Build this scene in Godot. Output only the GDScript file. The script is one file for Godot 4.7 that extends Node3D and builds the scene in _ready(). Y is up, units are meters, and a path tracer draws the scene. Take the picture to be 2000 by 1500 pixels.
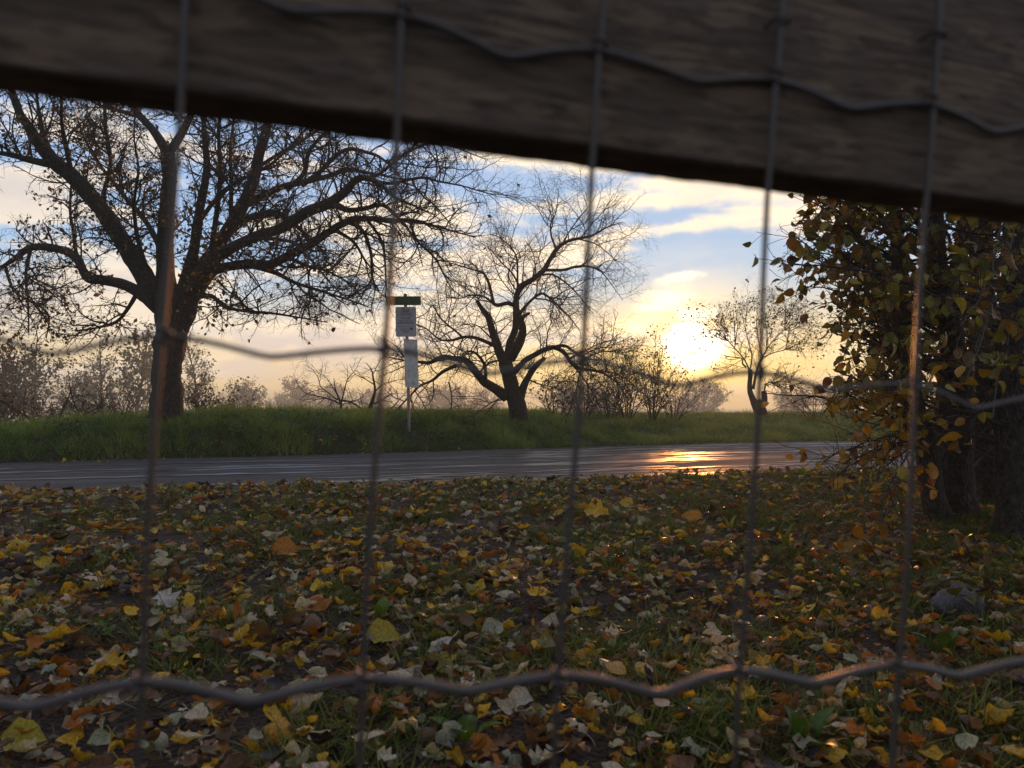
extends Node3D

const EYE := 0.80          # eye above the road surface, metres
const FOC := 1511.0        # focal length in pixels of the 2000 px wide photograph
const PITCH := 0.03308

var fine := FastNoiseLite.new()
var used := {}
var mats := {}


func _ready() -> void:
	setup_view()
	setup_noise()
	setup_materials()
	build_ground()
	build_road()
	build_fence()
	build_pear_tree()
	build_apple_tree()
	build_pollard()
	build_sign()
	build_background_plants()
	build_hedge()
	build_grass()
	build_fallen_leaves()
	build_marked_leaves()
	build_small_plants()


# ------------------------------------------------------------------ view, sky, sun

func setup_view() -> void:
	var cam := Camera3D.new()
	cam.name = "camera"
	var lens := CameraAttributesPhysical.new()
	lens.frustum_focal_length = 24.175
	lens.frustum_focus_distance = 9.0
	lens.frustum_near = 0.05
	lens.frustum_far = 3000.0
	lens.exposure_aperture = 5.8
	cam.attributes = lens
	add_child(cam)
	cam.position = Vector3(0, EYE, 0)
	cam.rotation = Vector3(PITCH, 0, 0)
	cam.current = true

	var env := Environment.new()
	env.background_mode = Environment.BG_SKY
	env.tonemap_mode = Environment.TONE_MAPPER_LINEAR
	env.tonemap_exposure = 1.22
	env.sdfgi_enabled = true
	env.ssao_enabled = true
	env.ssil_enabled = true
	env.fog_enabled = false
	env.volumetric_fog_enabled = true
	env.volumetric_fog_density = 0.0024
	env.volumetric_fog_albedo = Color(0.95, 1.0, 0.94)
	env.volumetric_fog_anisotropy = 0.4
	env.volumetric_fog_length = 600.0
	var sky := Sky.new()
	var sm := PanoramaSkyMaterial.new()
	sm.panorama = sky_picture()
	sky.sky_material = sm
	env.sky = sky
	var we := WorldEnvironment.new()
	we.name = "world_environment"
	we.environment = env
	add_child(we)

	var sun := DirectionalLight3D.new()
	sun.name = "sun"
	sun.light_color = Color(1.0, 0.63, 0.32)
	sun.light_energy = 0.6
	sun.light_angular_distance = 2.5
	sun.shadow_enabled = true
	add_child(sun)
	var az := atan(340.0 / FOC)
	var el := atan(130.0 / FOC)
	var to_sun := Vector3(sin(az) * cos(el), sin(el), -cos(az) * cos(el))
	sun.look_at_from_position(to_sun * 50.0, Vector3.ZERO, Vector3.UP)


func sky_picture() -> ImageTexture:
	var w := 2560
	var h := 1280
	var na := FastNoiseLite.new()
	na.seed = 11
	na.noise_type = FastNoiseLite.TYPE_SIMPLEX_SMOOTH
	na.fractal_type = FastNoiseLite.FRACTAL_FBM
	na.fractal_octaves = 6
	na.fractal_gain = 0.55
	na.frequency = 0.006
	na.domain_warp_enabled = true
	na.domain_warp_amplitude = 45.0
	na.domain_warp_frequency = 0.008
	na.domain_warp_fractal_octaves = 3
	var wn := 2048
	var hn := 900
	var a: PackedByteArray = na.get_image(wn, hn, false, false, true).get_data()
	na.seed = 23
	na.frequency = 0.011
	na.domain_warp_amplitude = 20.0
	var b: PackedByteArray = na.get_image(wn, hn, false, false, true).get_data()
	na.seed = 29
	na.frequency = 0.016
	na.fractal_octaves = 5
	na.domain_warp_amplitude = 40.0
	var c: PackedByteArray = na.get_image(wn, hn, false, false, true).get_data()
	var data := PackedFloat32Array()
	data.resize(w * h * 4)
	data.fill(1.0)
	var saz := atan(340.0 / FOC)
	var sel := atan(132.0 / FOC)
	var sx := sin(saz) * cos(sel)
	var sy := sin(sel)
	var sz := -cos(saz) * cos(sel)
	for j in h:
		var el := (0.5 - (j + 0.5) / h) * PI
		var eld := rad_to_deg(el)
		if eld < -0.5:
			for i in w:
				var k0 := (j * w + i) * 4
				data[k0] = 0.16
				data[k0 + 1] = 0.14
				data[k0 + 2] = 0.12
			continue
		var se := sin(el)
		var ce := cos(el)
		# the same cloud sheet seen ever flatter towards the horizon
		var rowf := 900.0 * (1.0 - 0.20 / (maxf(se, 0.0) + 0.22))
		var row := clampi(int(rowf * 1.25), 0, hn - 2)
		var rfrac := clampf(rowf * 1.25 - row, 0.0, 1.0)
		var rb := clampi(int(eld * 19.0), 0, hn - 1)
		var rc := clampi(int(eld * 30.0), 0, hn - 1)
		var t1 := clampf((eld - 1.5) / 10.0, 0.0, 1.0)
		t1 = t1 * t1 * (3.0 - 2.0 * t1)
		var t2 := clampf((eld - 7.0) / 28.0, 0.0, 1.0)
		for i in w:
			var az := (i + 0.5) / w * TAU
			var dx := sin(az) * ce
			var dz := -cos(az) * ce
			var cosa := dx * sx + se * sy + dz * sz
			var ang := rad_to_deg(acos(clampf(cosa, -1.0, 1.0)))
			var ci := ((i + w / 2) % w) * wn / w
			var n1 := lerpf(a[row * wn + ci], a[(row + 1) * wn + ci], rfrac) / 255.0
			var n2 := b[rb * wn + ci] / 255.0
			var n3 := c[rc * wn + ci * 3 / 5] / 255.0
			var azd := rad_to_deg(az if az < PI else az - TAU)
			# clear air
			var warm := exp(-ang / 26.0)
			var r := lerpf(0.66 + 0.34 * warm, 0.235 + 0.05 * warm, t1)
			var g := lerpf(0.51 + 0.15 * warm, 0.385 + 0.01 * warm, t1)
			var bl := lerpf(0.32 - 0.16 * warm, 0.56 - 0.07 * warm, t1)
			r = lerpf(r, 0.22, t2)
			g = lerpf(g, 0.27, t2)
			bl = lerpf(bl, 0.50, t2)
			# high cream cloud
			var bias := 0.0
			bias -= 0.34 * exp(-(pow((azd - 14.5) / 6.5, 2.0) + pow((eld - 10.8) / 3.6, 2.0)))
			bias += 0.16 * exp(-(pow((azd - 12.0) / 12.0, 2.0) + pow((eld - 17.5) / 3.5, 2.0)))
			bias -= 0.22 * exp(-(pow((azd + 21.0) / 9.0, 2.0) + pow((eld - 21.0) / 5.5, 2.0)))
			bias += 0.14 * exp(-(pow((azd + 14.0) / 16.0, 2.0) + pow((eld - 9.5) / 4.0, 2.0)))
			bias += 0.07 * clampf((eld - 24.0) / 20.0, 0.0, 1.0)
			var cov := clampf((n1 + bias + (n3 - 0.5) * 0.50 - 0.44) / 0.26, 0.0, 1.0)
			cov = cov * cov * (3.0 - 2.0 * cov) * clampf(eld / 3.0, 0.0, 1.0)
			var thick := clampf((n1 - 0.60) / 0.3, 0.0, 1.0)
			var near := exp(-ang / 42.0)
			var cr := lerpf(0.52, 0.97, near) * (1.0 - 0.30 * thick)
			var cg := lerpf(0.47, 0.76, near) * (1.0 - 0.27 * thick)
			var cb := lerpf(0.41, 0.50, near) * (1.0 - 0.12 * thick)
			var op := cov * 0.9
			r = lerpf(r, cr, op)
			g = lerpf(g, cg, op)
			bl = lerpf(bl, cb, op)
			# low lilac bands
			var band := clampf((n2 - 0.50) / 0.16, 0.0, 1.0) * clampf(1.0 - absf(eld - 4.5) / 5.0, 0.0, 1.0) * (1.0 - exp(-ang / 9.0))
			r = lerpf(r, 0.42, band * 0.6)
			g = lerpf(g, 0.36, band * 0.6)
			bl = lerpf(bl, 0.36, band * 0.6)
			# the veiled sun and the cloud it lights from behind
			var rag := (n2 - 0.5) * 5.0
			var streak := clampf(0.5 + (n2 - 0.42) * 3.0, 0.25, 1.0)
			var halo := exp(-ang / 2.9) * 0.95 * streak
			r += 1.0 * halo
			g += 0.56 * halo
			bl += 0.06 * halo
			var core := exp(-pow(maxf(0.0, ang + rag * 0.7) / 2.0, 4.0))
			r += 2.3 * core
			g += 2.0 * core
			bl += 1.5 * core
			var ux := (azd - 10.9) / 2.5
			var uy := (eld - 8.2 - (azd - 10.9) * 0.42) / 1.15
			var puff := clampf(1.15 - sqrt(ux * ux + uy * uy) + (n2 - 0.5) * 1.6 + (n3 - 0.5) * 1.8, 0.0, 1.0) * clampf(0.5 + (n3 - 0.45) * 4.0, 0.15, 1.0)
			r += 0.85 * puff
			g += 0.64 * puff
			bl += 0.22 * puff
			# the morning sky is darker away from the sun
			var far := clampf((ang - 35.0) / 85.0, 0.0, 1.0)
			var dim := 1.42 * lerpf(1.0, 0.60, far * far * (3.0 - 2.0 * far))
			var k := (j * w + i) * 4
			data[k] = r * dim
			data[k + 1] = g * dim
			data[k + 2] = bl * dim
	var im := Image.create_from_data(w, h, false, Image.FORMAT_RGBAF, data.to_byte_array())
	return ImageTexture.create_from_image(im)


# ------------------------------------------------------------------ helpers

func P(px: float, py: float, depth: float) -> Vector3:
	# the point that far in front of the camera in that direction
	var f := Vector3(0, sin(PITCH), -cos(PITCH))
	var u := Vector3(0, cos(PITCH), sin(PITCH))
	var d := f + Vector3((px - 1000.0) / FOC, 0, 0) + u * ((750.0 - py) / FOC)
	return Vector3(0, EYE, 0) + d * (depth / -d.z)


func setup_noise() -> void:
	fine.seed = 5
	fine.noise_type = FastNoiseLite.TYPE_SIMPLEX_SMOOTH
	fine.frequency = 1.0
	fine.fractal_type = FastNoiseLite.FRACTAL_FBM
	fine.fractal_octaves = 3


func numbered(called: String) -> String:
	var n: int = used.get(called, 0)
	used[called] = n + 1
	return called if n == 0 else "%s_%03d" % [called, n]


func tag(o: Node, label: String, category: String, group := "", kind := "") -> void:
	if label:
		o.set_meta("label", label)
	if category:
		o.set_meta("category", category)
	if group:
		o.set_meta("group", group)
	if kind:
		o.set_meta("kind", kind)


func thing(called: String, label: String, category: String, at: Vector3, group := "") -> Node3D:
	var o := Node3D.new()
	o.name = numbered(called)
	add_child(o)
	o.position = at
	tag(o, label, category, group)
	return o


func part(called: String, m: Mesh, mat: Material, parent: Node) -> MeshInstance3D:
	var o := MeshInstance3D.new()
	o.name = called
	o.mesh = m
	if mat:
		o.material_override = mat
	parent.add_child(o, true)
	return o


class Soup:
	var v := PackedVector3Array()
	var n := PackedVector3Array()
	var uv := PackedVector2Array()
	var col := PackedColorArray()
	var idx := PackedInt32Array()

	func mesh() -> ArrayMesh:
		var arr := []
		arr.resize(Mesh.ARRAY_MAX)
		arr[Mesh.ARRAY_VERTEX] = v
		if n.size() == v.size():
			arr[Mesh.ARRAY_NORMAL] = n
		if uv.size() == v.size():
			arr[Mesh.ARRAY_TEX_UV] = uv
		if col.size() == v.size():
			arr[Mesh.ARRAY_COLOR] = col
		arr[Mesh.ARRAY_INDEX] = idx
		var m := ArrayMesh.new()
		m.add_surface_from_arrays(Mesh.PRIMITIVE_TRIANGLES, arr)
		return m

	func smooth() -> void:
		n.resize(v.size())
		n.fill(Vector3.ZERO)
		for k in range(0, idx.size(), 3):
			var a := v[idx[k]]
			var f := (v[idx[k + 2]] - a).cross(v[idx[k + 1]] - a)
			for q in 3:
				n[idx[k + q]] += f
		for k in n.size():
			n[k] = n[k].normalized() if n[k].length_squared() > 1e-20 else Vector3.UP

	func tube(pts: PackedVector3Array, rad: PackedFloat32Array, sides: int, bump := 0.0, noise: FastNoiseLite = null, cap := false) -> void:
		var c := pts.size()
		var t0 := (pts[1] - pts[0]).normalized()
		var side := t0.cross(Vector3(0.13, 0.21, 0.97)).normalized()
		var base := v.size()
		var len := 0.0
		for k in c:
			var t := (pts[mini(k + 1, c - 1)] - pts[maxi(k - 1, 0)]).normalized()
			side = (side - t * side.dot(t)).normalized()
			var other := t.cross(side)
			if k > 0:
				len += pts[k].distance_to(pts[k - 1])
			for s in sides:
				var an := TAU * s / sides
				var d := side * cos(an) + other * sin(an)
				var r := rad[k]
				if noise:
					r *= 1.0 + bump * noise.get_noise_3d(d.x * 1.4 + pts[k].x * 2.0, pts[k].y * 2.0, d.z * 1.4 + pts[k].z * 2.0)
				v.append(pts[k] + d * r)
				n.append(d)
		for k in c - 1:
			for s in sides:
				var p0 := base + k * sides + s
				var p1 := base + k * sides + (s + 1) % sides
				idx.append_array(PackedInt32Array([p0, p0 + sides, p1, p1, p0 + sides, p1 + sides]))
		if cap:
			for e in 2:
				var at := v.size()
				v.append(pts[0] if e == 0 else pts[c - 1])
				n.append((pts[0] - pts[1]).normalized() if e == 0 else (pts[c - 1] - pts[c - 2]).normalized())
				var b0 := base if e == 0 else base + (c - 1) * sides
				for s in sides:
					if e == 0:
						idx.append_array(PackedInt32Array([at, b0 + s, b0 + (s + 1) % sides]))
					else:
						idx.append_array(PackedInt32Array([at, b0 + (s + 1) % sides, b0 + s]))

	func box(a: Vector3, ex: Vector3, ey: Vector3, ez: Vector3) -> void:
		# centre and half edges; flat faces
		var q := [[ex, ey, ez], [-ex, ez, ey], [ey, ez, ex], [-ey, ex, ez], [ez, ex, ey], [-ez, ey, ex]]
		for f in q:
			var o: Vector3 = f[0]
			var p: Vector3 = f[1]
			var r: Vector3 = f[2]
			var b := v.size()
			for s in [[-1, -1], [1, -1], [1, 1], [-1, 1]]:
				v.append(a + o + p * s[0] + r * s[1])
				n.append(o.normalized())
			idx.append_array(PackedInt32Array([b, b + 2, b + 1, b, b + 3, b + 2]))


func noise_image(seed_: int, freq: float, w: int, h: int, octaves := 4) -> Image:
	var f := FastNoiseLite.new()
	f.seed = seed_
	f.frequency = freq
	f.noise_type = FastNoiseLite.TYPE_SIMPLEX_SMOOTH
	f.fractal_octaves = octaves
	return f.get_seamless_image(w, h, false, false, 0.1, true)


func tinted(im: Image, ramp: Array) -> ImageTexture:
	# grey noise through a colour ramp [[position, linear Color] ...]
	var w := im.get_width()
	var h := im.get_height()
	var g := Gradient.new()
	g.offsets = PackedFloat32Array(ramp.map(func(x): return x[0]))
	g.colors = PackedColorArray(ramp.map(func(x): return x[1].linear_to_srgb()))
	var table := []
	for i in 256:
		var c := g.sample(i / 255.0)
		table.append([c.r8, c.g8, c.b8])
	var src := im.get_data()
	var out := PackedByteArray()
	out.resize(w * h * 3)
	for i in w * h:
		var c: Array = table[src[i]]
		out[i * 3] = c[0]
		out[i * 3 + 1] = c[1]
		out[i * 3 + 2] = c[2]
	return ImageTexture.create_from_image(Image.create_from_data(w, h, false, Image.FORMAT_RGB8, out))


func lin(r: float, g: float, b: float) -> Color:
	return Color(r, g, b).linear_to_srgb()


func plain(r: float, g: float, b: float, rough: float, metal := 0.0) -> StandardMaterial3D:
	var m := StandardMaterial3D.new()
	m.albedo_color = lin(r, g, b)
	m.roughness = rough
	m.metallic = metal
	return m


func setup_materials() -> void:
	# bark: furrowed, a little lichen
	var bk := StandardMaterial3D.new()
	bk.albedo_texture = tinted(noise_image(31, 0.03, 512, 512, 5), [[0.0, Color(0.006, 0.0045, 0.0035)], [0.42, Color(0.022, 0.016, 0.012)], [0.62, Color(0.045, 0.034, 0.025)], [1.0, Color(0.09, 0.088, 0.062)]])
	bk.uv1_triplanar = true
	bk.uv1_world_triplanar = true
	bk.uv1_scale = Vector3(1.6, 0.7, 1.6)
	bk.heightmap_enabled = true
	bk.heightmap_texture = ImageTexture.create_from_image(noise_image(32, 0.05, 512, 512, 4))
	bk.heightmap_scale = 2.5
	bk.roughness = 0.9
	mats.bark = bk
	mats.twig = plain(0.026, 0.018, 0.014, 0.85)
	mats.twig_pale = plain(0.10, 0.075, 0.05, 0.85)
	mats.steel = plain(0.085, 0.076, 0.068, 0.45, 0.3)
	mats.stem = plain(0.10, 0.06, 0.02, 0.7)

	# leaf blade: veins and blotches, multiplied with the copy's own colour
	var li := Image.create(96, 96, false, Image.FORMAT_RGB8)
	var nb := FastNoiseLite.new()
	nb.frequency = 0.06
	nb.fractal_octaves = 4
	nb.seed = 3
	for y in 96:
		for x in 96:
			var u := x / 95.0
			var vv := (y / 95.0 - 0.5) * 2.0
			var c := 0.80 + nb.get_noise_2d(x, y) * 0.45
			var rib := absf(vv)
			var vein := absf(fposmod(u * 7.0 - absf(vv) * 2.6, 1.0) - 0.5)
			if vein < 0.07:
				c *= 0.80
			if rib < 0.035:
				c = c * 0.7 + 0.35
			if nb.get_noise_2d(x * 1.7 + 300, y * 1.7) > 0.42:
				c *= 0.42
			c = clampf(c, 0.08, 1.0)
			li.set_pixel(x, y, Color(c, c * (0.96 + 0.04 * c), c * 0.95).linear_to_srgb())
	var lt := ImageTexture.create_from_image(li)
	var lm := StandardMaterial3D.new()
	lm.albedo_texture = lt
	lm.vertex_color_use_as_albedo = true
	lm.roughness = 0.38
	lm.metallic_specular = 0.40
	lm.cull_mode = BaseMaterial3D.CULL_DISABLED
	lm.backlight_enabled = true
	lm.backlight = Color(0.85, 0.8, 0.6)
	mats.leaf = lm
	mats.leaf_image = lt

	var gm := StandardMaterial3D.new()
	gm.vertex_color_use_as_albedo = true
	gm.roughness = 0.6
	gm.metallic_specular = 0.28
	gm.cull_mode = BaseMaterial3D.CULL_DISABLED
	gm.backlight_enabled = true
	gm.backlight = Color(0.7, 0.75, 0.3)
	mats.grass = gm


func leaf_material(r: float, g: float, b: float) -> StandardMaterial3D:
	var key := "leaf_%.3f_%.3f_%.3f" % [r, g, b]
	if not mats.has(key):
		var m: StandardMaterial3D = mats.leaf.duplicate()
		m.vertex_color_use_as_albedo = false
		m.albedo_color = lin(r, g, b)
		mats[key] = m
	return mats[key]


func leaf_shape(kind: int, fold: float, bend: float, twist: float, stalk := 0.35, crumple := 0.0, seed_ := 1) -> ArrayMesh:
	# one leaf of length 1 along +x, its face up; rows of five points over the blade
	var s := Soup.new()
	var rg := RandomNumberGenerator.new()
	rg.seed = seed_
	var rows := 7
	for i in rows:
		var t := i / (rows - 1.0)
		var hw := 0.0
		if kind == 0:      # ovate
			hw = 0.36 * pow(sin(PI * pow(t, 0.75)), 0.8)
		elif kind == 1:    # heart shaped
			hw = 0.48 * pow(sin(PI * pow(t, 0.55)), 0.9)
		elif kind == 2:    # long
			hw = 0.25 * pow(sin(PI * t), 0.85)
		else:              # lobed
			hw = [0.08, 0.42, 0.24, 0.55, 0.22, 0.26, 0.0][i]
		hw = maxf(hw, 0.004)
		for j in 5:
			var q := (j - 2) / 2.0
			var an := fold * absf(q) + twist * (t - 0.5) * q
			var x := t
			if kind == 1 and i == 0:
				x = -0.10 * absf(q)
			if kind == 3:
				x += 0.10 * absf(q) * (1.0 - t)
			var y := hw * q
			var up := absf(y) * sin(an) + bend * (t - 0.45) * (t - 0.45) + 0.02 * sin(t * 17.0 + q * 5.0) * absf(q)
			if crumple > 0.0 and i > 0 and i < rows - 1:
				up += rg.randf_range(-1, 1) * 0.09 * crumple
				y *= 1.0 + rg.randf_range(-0.22, 0.16) * crumple
				x += rg.randf_range(-1, 1) * 0.035 * crumple
			s.v.append(Vector3(x, up, y * cos(an)))
			s.uv.append(Vector2(clampf(t, 0.01, 0.99), 0.5 + 0.5 * q * 0.98))
	for i in rows - 1:
		for j in 4:
			var p := i * 5 + j
			s.idx.append_array(PackedInt32Array([p, p + 5, p + 1, p + 1, p + 5, p + 6]))
	if stalk > 0.0:
		var b := s.v.size()
		var y0 := bend * 0.2
		for k in 3:
			var x := -stalk * k / 2.0
			var w := 0.012
			s.v.append(Vector3(x, y0 + 0.10 * stalk * k * k * signf(bend + 0.01), -w + 0.05 * k * k * stalk))
			s.v.append(Vector3(x, y0 + 0.10 * stalk * k * k * signf(bend + 0.01) + 0.014, w + 0.05 * k * k * stalk))
			s.uv.append(Vector2(0.5, 0.5))
			s.uv.append(Vector2(0.5, 0.5))
		s.idx.append_array(PackedInt32Array([b, b + 2, b + 1, b + 1, b + 2, b + 3, b + 2, b + 4, b + 3, b + 3, b + 4, b + 5]))
	s.smooth()
	return s.mesh()


func small_leaf() -> ArrayMesh:
	# four faces are enough for a leaf a few pixels wide
	var s := Soup.new()
	s.v = PackedVector3Array([Vector3(0, 0, 0), Vector3(0.5, 0.1, 0.33), Vector3(1, -0.05, 0), Vector3(0.5, 0.1, -0.33), Vector3(0.5, -0.03, 0)])
	s.uv = PackedVector2Array([Vector2(0.05, 0.5), Vector2(0.5, 0.95), Vector2(0.95, 0.5), Vector2(0.5, 0.05), Vector2(0.5, 0.5)])
	s.idx = PackedInt32Array([0, 1, 4, 1, 2, 4, 2, 3, 4, 3, 0, 4])
	s.smooth()
	return s.mesh()


func scatter(called: String, m: Mesh, mat: Material, at: Array, colors: Array, parent: Node) -> MultiMeshInstance3D:
	var mm := MultiMesh.new()
	mm.transform_format = MultiMesh.TRANSFORM_3D
	mm.use_colors = true
	mm.mesh = m
	mm.instance_count = at.size()
	for i in at.size():
		mm.set_instance_transform(i, at[i])
		mm.set_instance_color(i, colors[i])
	var o := MultiMeshInstance3D.new()
	o.name = called
	o.multimesh = mm
	o.material_override = mat
	o.set_meta("kind", "stuff")
	parent.add_child(o, true)
	return o


func rnd_dir(r: RandomNumberGenerator) -> Vector3:
	var z := r.randf_range(-1, 1)
	var a := r.randf_range(0, TAU)
	var q := sqrt(1.0 - z * z)
	return Vector3(q * cos(a), z, q * sin(a))


func jitter_color(r: RandomNumberGenerator, c: Color, k := 0.25) -> Color:
	var f := 1.0 + r.randf_range(-k, k)
	return Color(c.r * f * (1.0 + r.randf_range(-k, k) * 0.4), c.g * f, c.b * f * (1.0 + r.randf_range(-k, k) * 0.4))


# ------------------------------------------------------------------ land

const FAR_EDGE := [[-400.0, 100.0], [-60.0, 4.0], [-20.0, -7.3], [-7.6, -11.5], [-1.88, -14.2], [4.85, -18.3], [9.0, -19.6], [20.0, -22.5], [60.0, -33.0], [400.0, -120.0]]
const NEAR_EDGE := [[-400.0, 112.0], [-60.0, 9.5], [-20.0, -2.6], [-7.0, -6.3], [-3.2, -7.2], [0.1, -7.9], [2.9, -9.0], [9.0, -11.2], [20.0, -14.5], [60.0, -25.0], [400.0, -112.0]]
const CREST := [[-400.0, 0.3], [-12.0, 0.28], [-9.0, 0.40], [-7.2, 0.60], [-5.5, 0.68], [-2.0, 0.64], [1.0, 0.66], [6.0, 0.66], [12.0, 0.66], [400.0, 0.6]]


func along(table: Array, x: float) -> float:
	for k in table.size() - 1:
		if x <= table[k + 1][0]:
			var t: float = clampf((x - table[k][0]) / (table[k + 1][0] - table[k][0]), 0.0, 1.0)
			return lerpf(table[k][1], table[k + 1][1], t)
	return table[-1][1]


func far_edge(x: float) -> float:
	return 0.25 * along(FAR_EDGE, x - 1.2) + 0.5 * along(FAR_EDGE, x) + 0.25 * along(FAR_EDGE, x + 1.2)


func near_edge(x: float) -> float:
	return 0.25 * along(NEAR_EDGE, x - 1.2) + 0.5 * along(NEAR_EDGE, x) + 0.25 * along(NEAR_EDGE, x + 1.2) + 0.10 * fine.get_noise_2d(x * 0.7, 3.0)


func height(x: float, z: float) -> float:
	var s := (far_edge(x) - z) * 0.88
	var q := (z - near_edge(x)) * 0.94
	if s > 0.0:
		var steep := lerpf(0.50, 2.6, smoothstep(-2.5, 4.0, x))
		var h := along(CREST, x) * (1.0 - exp(-s / steep))
		h += 0.07 * fine.get_noise_2d(x * 0.45, z * 0.45) * smoothstep(0.0, 1.2, s)
		if s > 7.0:
			h -= 0.045 * (s - 7.0) * clampf((s - 7.0) / 8.0, 0.0, 1.0)
		return maxf(h, -9.0 + 0.4 * fine.get_noise_2d(x * 0.01, z * 0.01)) if s < 400.0 else -9.0
	if q > 0.0:
		var h2 := 0.13 * smoothstep(0.0, 1.0, q) - 0.033 * clampf(q - 1.2, 0.0, 9.0)
		return h2 + (0.05 * fine.get_noise_2d(x * 0.8 + 7.0, z * 0.8) + 0.02 * fine.get_noise_2d(x * 2.6, z * 2.6 + 9.0)) * smoothstep(0.0, 0.8, q)
	return -0.24


func build_ground() -> void:
	var xs := PackedFloat32Array()
	var zs := PackedFloat32Array()
	var x := -15.0
	while x <= 17.0:
		xs.append(x)
		x += 0.22
	var st := 0.4
	while xs[-1] < 420.0:
		xs.append(xs[-1] + st)
		st *= 1.22
	st = 0.4
	var left := PackedFloat32Array()
	var at := -15.0
	while at > -420.0:
		at -= st
		st *= 1.22
		left.append(at)
	left.reverse()
	left.append_array(xs)
	xs = left
	var z := -27.0
	while z <= 4.0:
		zs.append(z)
		z += 0.2
	st = 0.5
	while zs[-1] < 60.0:
		zs.append(zs[-1] + st)
		st *= 1.3
	st = 0.4
	at = -27.0
	left = PackedFloat32Array()
	while at > -620.0:
		at -= st
		st *= 1.2
		left.append(at)
	left.reverse()
	left.append_array(zs)
	zs = left
	var s := Soup.new()
	var nx := xs.size()
	for zz in zs:
		for xx in xs:
			s.v.append(Vector3(xx, height(xx, zz), zz))
			var q := zz - near_edge(xx)
			var p := fine.get_noise_2d(xx * 1.3, zz * 1.3) * 0.5 + 0.5
			var soil := Color(0.036, 0.022, 0.012).lerp(Color(0.062, 0.038, 0.020), p)
			var turf := Color(0.030, 0.045, 0.012).lerp(Color(0.055, 0.075, 0.02), p)
			s.col.append(soil if q > -2.0 else turf)
	for j in zs.size() - 1:
		for i in nx - 1:
			var p0 := j * nx + i
			s.idx.append_array(PackedInt32Array([p0, p0 + 1, p0 + nx, p0 + 1, p0 + nx + 1, p0 + nx]))
	s.smooth()
	var m := StandardMaterial3D.new()
	m.vertex_color_use_as_albedo = true
	m.albedo_texture = tinted(noise_image(41, 0.06, 512, 512, 5), [[0.0, Color(0.35, 0.33, 0.3)], [1.0, Color(1, 1, 1)]])
	m.uv1_triplanar = true
	m.uv1_world_triplanar = true
	m.uv1_scale = Vector3(0.9, 0.9, 0.9)
	m.heightmap_enabled = true
	m.heightmap_texture = ImageTexture.create_from_image(noise_image(42, 0.08, 512, 512, 5))
	m.heightmap_scale = 4.0
	m.roughness = 0.95
	var o := part("ground", s.mesh(), m, self)
	tag(o, "dark soil verge and grassy bank sloping beside the road", "ground", "", "structure")


func road_point(x: float, t: float) -> Vector3:
	var z := lerpf(near_edge(x) + 0.25, far_edge(x) - 0.15, t)
	return Vector3(x, -0.13 + 0.15 * t + 0.012 * fine.get_noise_2d(x * 0.35, z * 1.1), z)


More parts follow.
